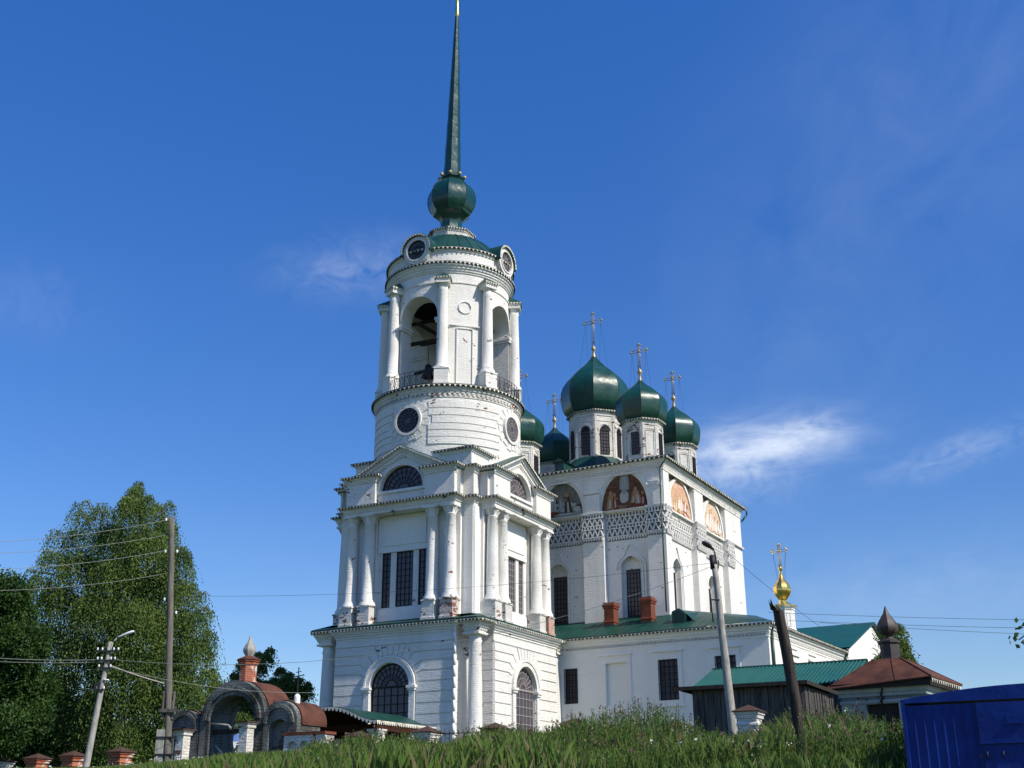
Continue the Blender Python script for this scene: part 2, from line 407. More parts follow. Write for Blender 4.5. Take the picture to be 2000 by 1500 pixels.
# windows: a frame with glazing bars, and its pane as a sub-part (face plane y, looking to -y)
def window(parent, M, base, kind, cx, z0, hw, zs, y, cols, rows, bw=.05, mat=None, arcs=2, name='window', h=None, fr=.07):
    mb = MB(); mb.M = M; mat = mat or MUNTIN; g = MB(); g.M = M
    d0, d1 = y - .05, y + .02
    if kind == 'rect':
        mb.ring(rect(cx - hw, cx + hw, z0, zs), rect(cx - hw + fr, cx + hw - fr, z0 + fr, zs - fr), d0, d1); g.poly([(x, y, z) for x, z in rect(cx - hw, cx + hw, z0, zs)])
    elif kind == 'arch':
        mb.ring(archc(cx, hw, z0, zs), archc(cx, hw - fr, z0 + fr, zs), d0, d1); g.face([g.pt(x, y, z) for x, z in archc(cx, hw, z0, zs)])
        mb.box(cx - hw, cx + hw, d0 - .02, d1, zs - .06, zs + .06)
    elif kind == 'fan':
        hh = h or hw
        mb.ring(archc(cx, hw, z0, z0, hh)[1:], archc(cx, hw - fr, z0, z0, hh - fr)[1:], d0, d1, False); mb.box(cx - hw, cx + hw, d0, d1, z0, z0 + fr)
        g.face([g.pt(x, y, z) for x, z in archc(cx, hw, z0, z0, hh)[1:]])
    elif kind == 'round':
        mb.ring(disc(cx, z0, hw), disc(cx, z0, hw - fr), d0, d1); g.face([g.pt(x, y, z) for x, z in disc(cx, z0, hw)])
    if kind in ('rect', 'arch'):
        for k in range(1, cols):
            x = cx - hw + 2 * hw * k / cols; mb.box(x - bw / 2, x + bw / 2, d0 + .01, d1, z0, zs)
        for k in range(1, rows):
            z = z0 + (zs - z0) * k / rows; mb.box(cx - hw, cx + hw, d0 + .013, d1, z - bw / 2, z + bw / 2)
    def seg(a, b, w_):
        a = Vector(a); b = Vector(b); dd = (b - a).normalized(); n_ = Vector((-dd.y, dd.x)) * w_ / 2
        mb.prism([tuple(a - n_), tuple(b - n_), tuple(b + n_), tuple(a + n_)], d0 + .012, d1)
    if kind in ('arch', 'fan', 'round'):
        cz = zs if kind == 'arch' else z0; hh = h or hw; full = kind == 'round'
        nr = 11 if not full else 14
        for k in range(nr if full else nr + 1):
            t = (2 * math.pi if full else math.pi) * k / nr
            seg((cx + hw * .28 * math.cos(t), cz + hh * .28 * math.sin(t)), (cx + (hw - .03) * math.cos(t), cz + (hh - .03) * math.sin(t)), bw * .8)
        for q in ([.28, .52, .76] if arcs > 1 else [.4]):
            m_ = 24 if full else 14
            pts = [(cx + hw * q * math.cos(t), cz + hh * q * math.sin(t)) for t in [(2 * math.pi if full else math.pi) * k / m_ for k in range(m_ + 1)]]
            for a, b in zip(pts, pts[1:]): seg(a, b, bw * .8)
    o = mb.build(name, mat, parent, base); g.build('pane', GLASS, o)
    return o

COL_CACHE = {}
def column(parent, x, y, z0, z1, r, base, cap=True, ped=None, pedmat=None, M=None, n=20, cap_h=.55, colmat=None):
    """column with base rings, swelling shaft and capital; its pedestal is a sub-part"""
    mb = MB(); p = (M or Matrix.Identity(4)) @ Vector((x, y, 0)); H = z1 - z0
    prof = [(r * 1.42, z0), (r * 1.42, z0 + .10), (r * 1.3, z0 + .13), (r * 1.36, z0 + .22), (r * 1.12, z0 + .28), (r * 1.18, z0 + .36), (r * 1.04, z0 + .42), (r * 1.02, z0 + H * .3), (r * .95, z0 + H * .6), (r * .84, z1 - cap_h - .12)]
    if cap: prof += [(r * .95, z1 - cap_h - .08), (r * .84, z1 - cap_h - .03), (r * .84, z1 - cap_h + .08), (r * .95, z1 - cap_h * .55), (r * 1.22, z1 - .12)]
    else: prof += [(r * .95, z1 - .5), (r * .84, z1 - .42), (r * .86, z1 - .1)]
    mb.lathe(prof, n, p.x, p.y)
    mb.M = (M or Matrix.Identity(4)) @ Matrix.Translation((x, y, 0))
    a = r * 1.28; mb.box(-a, a, -a, a, z1 - .12, z1)
    if cap:      # leaves of the capital, at the corners and the middles
        for k in range(8):
            t = math.pi / 4 * k + math.pi / 8 * 0; rr = r * (1.3 if k % 2 else 1.02)
            q0 = Vector((math.cos(t) * r * .9, math.sin(t) * r * .9, z1 - cap_h + .05)); q1 = Vector((math.cos(t) * rr, math.sin(t) * rr, z1 - .16))
            mb.tube(q0, q1, .035, .07, 5); 
    o = mb.build('column', colmat or WHITE, parent, base)
    if ped:
        pb = MB(); pb.M = mb.M; h0, h1, hw = ped
        pb.sweep([(-hw, -hw), (hw, -hw), (hw, hw), (-hw, hw)], [(.05, h0), (.05, h0 + .14), (0, h0 + .18), (0, h1 - .14), (.05, h1 - .09), (.05, h1)]); pb.cap([(-hw, -hw), (hw, -hw), (hw, hw), (-hw, hw)], h1, .05)
        pb.build('pedestal', pedmat or WHITE, o)
    return o

def cross(name, parent, x, y, z0, H, span, mat, base, r=.06, wires=None, M=None):
    mb = MB()
    if M: mb.M = M
    zt = z0 + H; za = z0 + H * .72
    for dx in (-.07 * span, .07 * span): mb.tube((x + dx, y, z0), (x + dx, y, zt - .1), r * .42, n=6)
    mb.tube((x, y, z0), (x, y, zt), r * .5, n=6)
    for dz in (-.07 * span, .07 * span): mb.tube((x - span / 2, y, za + dz), (x + span / 2, y, za + dz), r * .42, n=6)
    def ball(px, pz, q):
        mb.lathe([(0.001, pz - q), (q * .8, pz - q * .6), (q, pz), (q * .8, pz + q * .6), (0.001, pz + q)], 8, px, y)
    for sx in (-1, 1):
        ball(x + sx * span / 2, za, r * 1.5); ball(x + sx * span * .44, za + span * .13, r); ball(x + sx * span * .44, za - span * .13, r)
        mb.tube((x + sx * span * .44, y, za - span * .15), (x + sx * span * .44, y, za + span * .15), r * .4, n=5)
    ball(x, zt, r * 1.5); ball(x - span * .13, zt - span * .08, r); ball(x + span * .13, zt - span * .08, r); ball(x, za, r * 1.6)
    mb.tube((x - span * .14, y, zt - span * .08), (x + span * .14, y, zt - span * .08), r * .4, n=5)
    mb.tube((x - span * .16, y, z0 + H * .12), (x + span * .16, y, z0 + H * .12), r * .5, n=5)
    for t in range(4):
        a = math.pi / 4 + t * math.pi / 2
        mb.tube((x, y, za), (x + math.cos(a) * span * .22, y, za + math.sin(a) * span * .22), r * .25, n=4)
    o = mb.build(name, mat, parent, base)
    if wires:
        for sx, sy in ((-1, -1), (1, -1), (-1, 1), (1, 1)):
            wb = MB()
            if M: wb.M = M
            wb.tube((x + sx * span * .42, y, za - .1), (x + sx * wires[0] * .7, y + sy * wires[0] * .7, wires[1]), .008, n=4); wb.build('guy_wire', IRON, o)
    return o

def onion(parent, x, y, z0, zmax, r, ztip, mat, base, rn, n=8, a0=R_(22.5), seams=True, name='dome'):
    """onion dome: rn neck radius at z0, widest r at zmax, tip at ztip"""
    H = ztip - zmax; h = zmax - z0
    prof = [(rn, z0), (rn + (r - rn) * .55, z0 + h * .2), (rn + (r - rn) * .83, z0 + h * .45), (r * .985, z0 + h * .75), (r, zmax), (r * .985, zmax + H * .12), (r * .93, zmax + H * .25), (r * .82, zmax + H * .38), (r * .66, zmax + H * .51), (r * .49, zmax + H * .63), (r * .33, zmax + H * .74), (r * .19, zmax + H * .85), (r * .10, zmax + H * .94), (r * .06, ztip)]
    mb = MB(); mb.lathe(prof, n, x, y, a0, facet=True)
    o = mb.build(name, mat, parent, base)
    sb = MB()
    for k in range(n):
        t = a0 + 2 * math.pi * k / n
        for (r0, za), (r1, zb) in zip(prof, prof[1:]): sb.tube((x + r0 * math.cos(t), y + r0 * math.sin(t), za), (x + r1 * math.cos(t), y + r1 * math.sin(t), zb), .022, n=4)
    sb.build('seam', EDGE, o)
    return o

WALL_CORNICE = lambda z, s=1.0: [(0, z - .62 * s), (.06 * s, z - .60 * s), (.06 * s, z - .50 * s), (.14 * s, z - .44 * s), (.14 * s, z - .36 * s), (.24 * s, z - .30 * s), (.24 * s, z - .22 * s), (.36 * s, z - .14 * s), (.36 * s, z - .02), (.3 * s, z)]
def eave(parent, path, z, base, over=.42, rise=None, fh=.13, step=.26, s=1.0, mat=WHITE, closed=True, cor=True, edge_h=.05):
    """moulded cornice with its sheet metal drip edge and hanging fringe"""
    if cor:
        c = MB(); c.sweep(path, WALL_CORNICE(z, s), closed); c.build('cornice', mat, parent, base)
    e = MB(); e.sweep(path, [(.3 * s, z + .003), (over, z + .003), (over, z + edge_h), (.0, z + edge_h + .06)], closed); e.mat = 0
    e.sweep(path, [(over - .08, z - fh * .75), (over - .08, z)], closed);  # dark strip behind the fringe, added to stand in for shade under the eave
    o = e.build('drip_edge', EDGE, parent, base)
    f = MB(); f.fringe(path, over - .005, z + .01, fh * 1.2, step * 1.12, step * .50, closed); f.build('fringe', FRINGE, o)
    return o

exec_parts = []

# ------------------------------------------------------------------ terrain
YW = R_(27.7); FO = Vector((7.3, 38.0))
U2 = Vector((-math.cos(YW), math.sin(YW))); V2 = Vector((math.sin(YW), math.cos(YW)))
def fence_z(u): # ground along the fence line; u grows to the left
    xs = [(-60, 2.6), (-10, 2.2), (0, 1.85), (4, 2.15), (9, 1.95), (13, 1.8), (19, 1.95), (23, 1.85), (27, 1.35), (34, .95), (60, .2)]
    for (a, za), (b, zb) in zip(xs, xs[1:]):
        if u < b:
            t = max(0, (u - a) / (b - a)); return za + (zb - za) * t
    return xs[-1][1]
def ground_z(x, y):
    p = Vector((x, y)) - FO; u = p.dot(U2); v = p.dot(V2)
    z = fence_z(u)
    if v < 0: z += max(v, -60) * .094 * (1.0 if v > -38 else 1) if v > -38 else -38 * .094 + (v + 38) * .01
    else: z += min(v, 32) * .07
    if v < 0: z = max(z, -1.9)
    t = min(1, max(0, (abs(v) - 35) / 60)); 
    if v > 0: z = z * (1 - t) + 4.1 * t
    z += .10 * math.sin(x * .7 + y * .3) * math.sin(y * .5 - x * .2) * (1 if abs(v) < 60 else 0)
    return z
def make_ground():
    xs = list(np.arange(-40, 40.1, 1.0)); ys = list(np.arange(-5, 75.1, 1.0))
    ext = lambda a: [a[0] - d for d in (3000, 1200, 500, 200, 80, 30, 10)] + a + [a[-1] + d for d in (10, 30, 80, 200, 500, 1200, 3000)]
    xs = ext(xs); ys = ext(ys); mb = MB(); mb.smooth = True
    idx = [[mb.pt(x, y, ground_z(x, y) if abs(x) < 400 and abs(y) < 500 else (4.1 if y > 0 else -1.9)) for x in xs] for y in ys]
    for j in range(len(ys) - 1):
        for i in range(len(xs) - 1): mb.face((idx[j][i], idx[j][i + 1], idx[j + 1][i + 1], idx[j + 1][i]))
    o = mb.build('ground', GROUND); o['kind'] = 'structure'; return o
make_ground()

# ------------------------------------------------------------------ bell tower
TO = Vector((-2.08, 75.0)); YT = 27.68
def frame_pt(o, yaw, u, v):
    y = R_(yaw); return Vector((o[0] - math.cos(y) * u + math.sin(y) * v, o[1] + math.sin(y) * u + math.cos(y) * v))
tc2 = frame_pt(TO, YT, 6.4, 6.4); TB = 4.0
tower = root('bell_tower', (tc2.x, tc2.y, TB), YT, 'tall white bell tower with stacked tiers and a needle-thin green spire', 'bell tower')
H_ = 6.4; E_ = 4.58
def notched(h, e, c=None, cut=True):
    """square plan, its corners notched back to c"""
    c = c if c is not None else h - 1.1; P = []
    q = [(-e, -h), (e, -h), (e, -c), (c, -c) if cut else (c, -c), (c, -e)] if c > e else [(-e, -h), (e, -h), (e, -(e + .25) * 1.0 - .55), (e + .8, -e)]
    for k in range(4):
        ca, sa = round(math.cos(k * math.pi / 2)), round(math.sin(k * math.pi / 2))
        for x, y in q: P.append((x * ca - y * sa, x * sa + y * ca))
    return P
PL1 = []
for k in range(4):
    ca, sa = round(math.cos(k * math.pi / 2)), round(math.sin(k * math.pi / 2))
    for x, y in [(-E_, -H_), (E_, -H_), (E_, -5.35), (5.35, -E_)]: PL1.append((x * ca - y * sa, x * sa + y * ca))

def walls(path, z0, z1, skip, mat, name, parent, base):
    mb = MB(); n = len(path)
    for k in range(n):
        if k in skip: continue
        a, b = path[k], path[(k + 1) % n]; mb.poly([(a[0], a[1], z0), (b[0], b[1], z0), (b[0], b[1], z1), (a[0], a[1], z1)])
    return mb
# lower tier
CX1 = -.2
mb = walls(PL1, 3.0, 12.0, {0, 4, 8, 12}, WHITE, 'wall', tower, TB)
for k in range(4):
    mb.M = RZ(k); mb.sheet(rect(-E_, E_, 3.0, 12.0), [archc(CX1, 1.5, 4.9, 8.15)], -H_, .55)
mb.M = Matrix.Identity(4); mb.build('lower_wall', WHITE, tower, TB)
# rusticated courses
rz = [4.0, 5.0, 5.68, 6.34, 7.03, 7.7, 8.37, 9.03, 9.65, 10.22, 10.80]
def circ(x, z, r, cz=8.15):
    a = math.atan2(z - cz, x); return (r * math.cos(a), cz + r * math.sin(a))
for k in range(4):
    cb = MB(); cb.M = RZ(k) @ Matrix.Translation((CX1, 0, 0)); g = .05
    for side in (1, -1):
        xe = (E_ - .03 - CX1) if side > 0 else (E_ - .03 + CX1)
        bend = {8.37: (2.06, 8.37), 9.03: (2.4, 9.03), 9.65: (2.3, 9.65), 10.22: (1.75, 10.22), 10.80: (1.25, 10.80)}
        for a, b in zip(rz, rz[1:]):
            za, zb = a + g, b - g
            if b <= 8.37: pts = [(2.06, za), (xe, za), (xe, zb), (2.06, zb)]
            else:
                A = bend[a]; B = bend[b]
                ai = circ(A[0], A[1], 2.04) if a > 8.4 else (2.06, a)
                bi = circ(B[0], B[1], 2.04)
                pts = []
                if a > 8.4: pts += [(ai[0] - .0 + g * .3, ai[1] + g)]
                pts += [(A[0] + g * .3, za), (xe, za), (xe, zb), (B[0] + g, zb), (bi[0] + g, bi[1] - g)]
            pts = [(x * side, z) for x, z in pts]
            if side < 0: pts = pts[::-1]
            cb.prism(pts, -H_ - .07, -H_ + .0)
    # voussoirs
    xs = [-1.2, -.72, -.25, .25, .72, 1.2]
    for a, b in zip(xs, xs[1:]):
        a0 = circ(a * 1.0, 10.8, 2.04); b0 = circ(b * 1.0, 10.8, 2.04)
        cb.prism([(a0[0] + g * .7, a0[1]), (b0[0] - g * .7, b0[1]), (b - g * .7, 10.76), (a + g * .7, 10.76)], -H_ - .07, -H_)
    cb.M = RZ(k)
    for a, b in zip(rz, rz[1:]):      # short courses on the returns beside the corner notch
        cb.box(E_ - .01, E_ + .02, -H_ + .04, -5.45, a + g, b - g); cb.box(-E_ - .02, -E_ + .01, -H_ + .04, -5.45, a + g, b - g)
    cb.box(-E_ - .03, E_ + .03, -H_ - .07, -H_, 10.84, 10.93)
    cb.build('rusticated_facing', WHITE, tower, TB)
    ab = MB(); ab.M = RZ(k) @ Matrix.Translation((CX1, 0, 0))
    ab.ring(archc(0, 1.98, 4.2, 8.15)[2:], archc(0, 1.52, 4.2, 8.15)[2:], -H_ - .14, -H_ + .02, False)
    ab.ring(archc(0, 1.98, 4.2, 8.15)[2:], archc(0, 1.82, 4.2, 8.15)[2:], -H_ - .19, -H_ - .139, False)
    for s_ in (-1, 1):
        x0, x1 = sorted((s_ * 1.53, s_ * 1.95)); ab.box(x0, x1, -H_ - .13, -H_, 3.6, 7.85)
        ab.box(x0 - .07, x1 + .07, -H_ - .22, -H_, 7.85, 8.0); ab.box(x0 - .13, x1 + .13, -H_ - .28, -H_, 8.0, 8.16)
    ab.build('arch_surround', WHITE, tower, TB)
    if k in (0, 1): window(tower, RZ(k), TB, 'arch', CX1, 4.9, 1.5, 8.15, -H_ + .2, 6, 6, .05, MUNTIN if k == 0 else MUNTIN2, fr=.1)
# corner columns with their blocks of entablature
for k in range(4):
    M = RZ(k); cx_, cy_ = 5.68, -5.68
    column(tower, cx_, cy_, 3.6, 11.25, .47, TB, cap=False, M=M, n=24)
    b = MB(); b.M = M; q = [(cx_ - .5, cy_ - .5), (cx_ + .5, cy_ - .5), (cx_ + .5, cy_ + .5), (cx_ - .5, cy_ + .5)]
    b.sweep(q, [(0, 11.2), (0, 11.35), (.08, 11.4), (.08, 11.5), (.16, 11.56), (.16, 11.66), (.26, 11.74), (.26, 11.84), (.34, 11.94), (.34, 12.0)]); b.cap(q, 11.2, 0, True)
    b.build('corner_entablature', WHITE, tower, TB)
# first eaves, running round the corner columns
PE1 = []
for k in range(4):
    ca, sa = round(math.cos(k * math.pi / 2)), round(math.sin(k * math.pi / 2))
    for x, y in [(-E_, -H_), (E_, -H_), (5.0, -5.75), (5.18, -6.3), (6.2, -6.3), (6.3, -6.2), (6.3, -5.18), (5.75, -5.0)]: PE1.append((x * ca - y * sa, x * sa + y * ca))
c = MB(); c.sweep(PL1, WALL_CORNICE(12.0)); c.build('cornice', WHITE, tower, TB)
eave(tower, PE1, 12.0, TB, over=.46, cor=False, fh=.12, step=.24)
rf = MB(); rf.sweep(PE1, [(.47, 12.01), (.475, 12.13), (-.9, 12.52)]); rf.cap(PE1, 12.52, -.9); rf.build('lower_roof', GREEN, tower, TB)

# second tier
B2 = 5.3; E2 = 4.45
PL2 = []
for k in range(4):
    ca, sa = round(math.cos(k * math.pi / 2)), round(math.sin(k * math.pi / 2))
    for x, y in [(-E2, -H_), (E2, -H_), (E2, -B2), (B2, -B2), (B2, -E2)]: PL2.append((x * ca - y * sa, x * sa + y * ca))
BODY2 = [(-B2, -B2), (B2, -B2), (B2, B2), (-B2, B2)]
mb = MB()
WC = [-1.5, -.02, 1.46]
for k in range(4):
    mb.M = RZ(k)
    mb.sheet(rect(-B2, B2, 12.1, 19.75), [rect(-1.86, -1.16, 13.46, 17.19), rect(-.72, .64, 13.46, 17.19), rect(1.06, 1.80, 13.46, 17.19)], -B2, .35)
mb.M = Matrix.Identity(4); mb.build('second_tier_wall', WHITE, tower, TB)
for k in range(4):
    d = MB(); d.M = RZ(k)     # panel above the windows, pilaster strips behind the columns and plinth
    d.box(-2.16, 2.12, -B2 - .10, -B2, 17.25, 19.72)
    d.box(-1.75, 1.7, -B2 - .16, -B2 - .10, 17.62, 19.35)
    d.box(-2.1, 2.06, -B2 - .13, -B2, 17.19, 17.26)
    d.box(-2.16, 2.12, -B2 - .12, -B2, 12.3, 13.36)
    for s_ in (-1, 1):
        x0, x1 = sorted((s_ * 2.25, s_ * 4.4)); d.box(x0, x1, -B2 - .22, -B2, 12.3, 19.75)
        x0, x1 = sorted((s_ * 4.62, s_ * 5.24)); d.box(x0, x1, -B2 - .06, -B2, 12.3, 19.75)
    d.build('wall_panel', PLASTER, tower, TB)
    if k in (0, 1):
        mm = MUNTIN if k == 0 else MUNTIN2
        window(tower, RZ(k), TB, 'rect', -1.51, 13.46, .35, 17.19, -B2 + .12, 2, 9, .05, mm)
        window(tower, RZ(k), TB, 'rect', -.04, 13.46, .68, 17.19, -B2 + .12, 4, 9, .05, mm)
        window(tower, RZ(k), TB, 'rect', 1.43, 13.46, .37, 17.19, -B2 + .12, 2, 9, .05, mm)
    for i, x in enumerate((-3.93, -2.52, 2.53, 3.92)):
        broken = (k == 0 and i == 3) or (k == 1 and i == 3)
        column(tower, x, -5.95, 13.55, 19.75, .40, TB, ped=(12.25, 13.55, .47), pedmat=RUINED if broken else OLDWHITE, M=RZ(k))
# entablature, its eaves and the attic
en = MB(); en.sweep(PL2, [(-.02, 19.75), (-.02, 19.95), (.04, 19.97), (.04, 20.08)]); en.cap(PL2, 19.75, -.02, True); en.build('architrave', WHITE, tower, TB)
def eave2(path, z, s=.7, over=.36):
    c = MB(); c.sweep(path, [(0.03, z - .30), (.08, z - .26), (.08, z - .18), (.17, z - .13), (.17, z - .07), (.26, z - .03), (.26, z)]); c.build('cornice', WHITE, tower, TB)
    return eave(tower, path, z, TB, over=over, cor=False, fh=.11, step=.235, s=.8)
eave2(PL2, 20.35)
t = MB(); t.sweep(PL2, [(.2, 20.42), (-.3, 20.5)]); t.build('ledge_roof', EDGE, tower, TB)
PL3 = offset(PL2, -.12)
at_ = MB()
for k in range(len(PL3)):
    if k % 5 == 0: continue
    a, b = PL3[k], PL3[(k + 1) % len(PL3)]; at_.poly([(a[0], a[1], 20.3), (b[0], b[1], 20.3), (b[0], b[1], 22.5), (a[0], a[1], 22.5)])
h3 = H_ - .12; e3 = E2 - .12
for k in range(4):
    at_.M = RZ(k)
    for s_ in (-1, 1):     # blocks over the pairs of columns
        x0, x1 = sorted((s_ * 2.0, s_ * e3)); at_.poly([(x0, -h3, 20.3), (x1, -h3, 20.3), (x1, -h3, 22.5), (x0, -h3, 22.5)])
        xi = s_ * 2.0; at_.poly([(xi, -h3, 20.3), (xi, -h3, 22.5), (xi, -h3 + .5, 22.5), (xi, -h3 + .5, 20.3)])
    # gable between and above them, with the lunette opening
    yy = -h3 + .35
    at_.sheet([(-4.6, 20.3), (4.6, 20.3), (4.6, 22.15), (0, 24.35), (-4.6, 22.15)], [archc(-.05, 1.72, 21.38, 21.38, 1.66)[1:]], yy, .35)
    at_.ring(archc(-.05, 2.05, 21.38, 21.38, 1.98)[1:], archc(-.05, 1.74, 21.38, 21.38, 1.68)[1:], yy - .1, yy, False)
    at_.box(-2.0, 1.95, yy - .12, yy, 21.17, 21.36)
at_.M = Matrix.Identity(4); at_.build('attic_wall', WHITE, tower, TB)
for k in (0, 1): window(tower, RZ(k), TB, 'fan', -.05, 21.4, 1.7, 21.4, -h3 + .62, 0, 0, .05, MUNTIN if k == 0 else MUNTIN2, h=1.64, fr=.07)
# eaves of the blocks and of the corner piers
for k in range(4):
    M = RZ(k)
    def tr(P): return [tuple((M @ Vector((x, y, 0)))[:2]) for x, y in P]
    c = 5.18
    pth = tr([(1.98, -h3 + .5), (1.98, -h3), (e3, -h3), (e3, -c), (c, -c), (c, -e3), (h3, -e3), (h3, -1.98), (h3 - .5, -1.98)])
    cc = MB(); cc.sweep(pth, [(0.02, 22.02), (.06, 22.06), (.06, 22.16), (.13, 22.2), (.13, 22.27), (.22, 22.33), (.22, 22.4), (.3, 22.46), (.3, 22.5)], False); cc.build('cornice', WHITE, tower, TB)
    eave(tower, pth, 22.5, TB, over=.40, cor=False, fh=.11, step=.235, s=.9, closed=False)
    rr = MB(); rr.poly([(p[0], p[1], 22.58) for p in offset(pth, .32, False)] + [tuple(tr([(2.2, -2.2)])[0]) + (22.58,)]); rr.build('block_roof', EDGE, tower, TB)
    # raking eaves of the gable
    g = MB(); g.M = M; y0 = -h3 + .35
    for s_ in (-1, 1):
        a = Vector((s_ * 4.5, 22.19)); b = Vector((0, 24.35)); dd = (b - a).normalized(); nn = Vector((-dd.y, dd.x)) if s_ < 0 else Vector((dd.y, -dd.x))
        nn = nn if nn.y > 0 else -nn
        for o0, o1, dep in ((-.62, -.52, .08), (-.52, -.30, .14), (-.30, -.12, .24), (-.12, 0.0, .34)):
            pts = [tuple(a + nn * o0), (0, (b + Vector((0, o0 / nn.y))).y), (0, (b + Vector((0, o1 / nn.y))).y), tuple(a + nn * o1)]
            if s_ > 0: pts = pts[::-1]
            g.prism(pts, y0 - dep, y0 + .02)
    g.build('raking_cornice', WHITE, tower, TB)
    r = MB(); r.M = M; f = MB(); f.M = M
    for s_ in (-1, 1):
        a = Vector((s_ * 4.55, 22.195)); b = Vector((0, 24.38)); L = (b - a).length
        p = [(a.x, a.y), (b.x, b.y), (b.x, b.y + .07), (a.x, a.y + .07)]
        if s_ > 0: p = p[::-1]
        r.prism(p, y0 - .48, 0.0)
        n_ = int(L / .26)
        for i in range(n_ * 4 + 1):
            q = a + (b - a) * (i / (n_ * 4)); d_ = (.02, .13, .155, .13)[i % 4] if i < n_ * 4 else .02
            cur = (f.pt(q.x, y0 - .485, q.y + .02), f.pt(q.x, y0 - .485, q.y - d_))
            if i: f.face((prv[1], cur[1], cur[0], prv[0]))
            prv = cur
    o = r.build('gable_roof', GREEN, tower, TB); f.build('fringe', FRINGE, o)
# square top of the attic behind the gables
S3 = [(-4.75, -4.75), (4.75, -4.75), (4.75, 4.75), (-4.75, 4.75)]
c = MB(); c.sweep(S3, [(0, 22.4), (0, 23.7), (.06, 23.72), (.06, 23.82), (.16, 23.88), (.16, 24.0)]); c.build('attic_block', WHITE, tower, TB)
eave(tower, S3, 24.0, TB, over=.30, cor=False, fh=.12, step=.25, s=.5)
r = MB(); r.sweep(S3, [(.3, 24.06), (-4.2, 25.3)]); r.build('attic_roof', GREEN, tower, TB)

# round drum
mb = MB(); mb.lathe([(5.32, 22.5), (5.32, 28.3)], 96); mb.build('drum', WHITE, tower, TB)
cb = MB()
lz = [24.55, 25.1, 25.6, 26.1, 26.68, 27.23, 27.8]
def arcband(mb, R0, R1, t0, t1, z0, z1, n=14, tf0=None, tf1=None):
    """curved facing block between angles t0,t1 (0 = front, grows to the right)"""
    P = []
    for i in range(n + 1):
        s_ = i / n
        ta = t0 + (t1 - t0) * s_
        P.append(ta)
    def q(R, t, z): return (R * math.sin(t), -R * math.cos(t), z)
    for a, b in zip(P, P[1:]):
        mb.poly([q(R1, a, z0), q(R1, b, z0), q(R1, b, z1), q(R1, a, z1)]); mb.poly([q(R0, a, z0), q(R0, b, z0), q(R1, b, z0), q(R1, a, z0)])
        mb.poly([q(R1, a, z1), q(R1, b, z1), q(R0, b, z1), q(R0, a, z1)])
    for a in (P[0], P[-1]): mb.poly([q(R0, a, z0), q(R1, a, z0), q(R1, a, z1), q(R0, a, z1)])
for k in range(4):
    for i, (a, b) in enumerate(zip(lz, lz[1:])):
        m_ = (a + b) / 2; wdt = R_(16 + (3 if abs(m_ - 26.45) < .5 else 0))
        arcband(cb, 5.30, 5.385, k * math.pi / 2 + wdt, (k + 1) * math.pi / 2 - wdt, a + .04, b - .04)
cb.build('rusticated_facing', WHITE, tower, TB)
for k in range(4):
    o = MB(); o.M = RZ(k)
    o.ring(disc(-.05, 26.47, 1.10, 40), disc(-.05, 26.47, .92, 40), -5.45, -5.1)
    for i in range(16):      # radiating stones of the surround, following the curve of the drum
        t = 2 * math.pi * i / 16 + .2; r0, r1 = 1.12, 1.50 + (.14 if i % 2 else 0)
        av = Vector((math.cos(t), math.sin(t))); n_ = Vector((-av.y, av.x)) * .17; c0_ = Vector((-.05, 26.47))
        pts = [c0_ + av * r0 - n_ * 1.05, c0_ + av * r1 - n_ * 1.5, c0_ + av * r1 + n_ * 1.5, c0_ + av * r0 + n_ * 1.05]
        F_ = [o.pt(p.x, -math.sqrt(5.375 ** 2 - p.x ** 2), p.y) for p in pts]; G_ = [o.pt(p.x, -math.sqrt(5.28 ** 2 - p.x ** 2), p.y) for p in pts]
        o.face(F_)
        for q_ in range(4): o.face((F_[q_], G_[q_], G_[(q_ + 1) % 4], F_[(q_ + 1) % 4]))
    o.build('oculus_surround', WHITE, tower, TB)
    if k in (0, 1): window(tower, RZ(k), TB, 'round', -.05, 26.47, .93, 0, -5.37, 0, 0, .045, MUNTIN if k == 0 else MUNTIN2)
C53 = circle(5.32, 96)
c = MB(); c.sweep(C53, [(0, 28.0), (.05, 28.02), (.05, 28.12), (.0, 28.16), (.0, 28.3), (.07, 28.34), (.07, 28.45), (.14, 28.5), (.14, 28.62), (.24, 28.7), (.24, 28.82)]); c.build('balcony_cornice', OLDWHITE, tower, TB)
eave(tower, C53, 28.86, TB, over=.40, cor=False, fh=.13, step=.27, s=.6)
dn = MB(); dn.fringe(C53, .10, 28.3, .15, .30, .15, square=True)
dn.build('dentil', OLDWHITE, tower, TB)
fl = MB(); fl.sweep(C53, [(.38, 28.94), (-.9, 29.05)]); fl.cap(C53, 29.05, -.9); fl.build('balcony_floor', EDGE, tower, TB)
def dx(z): return 0.0
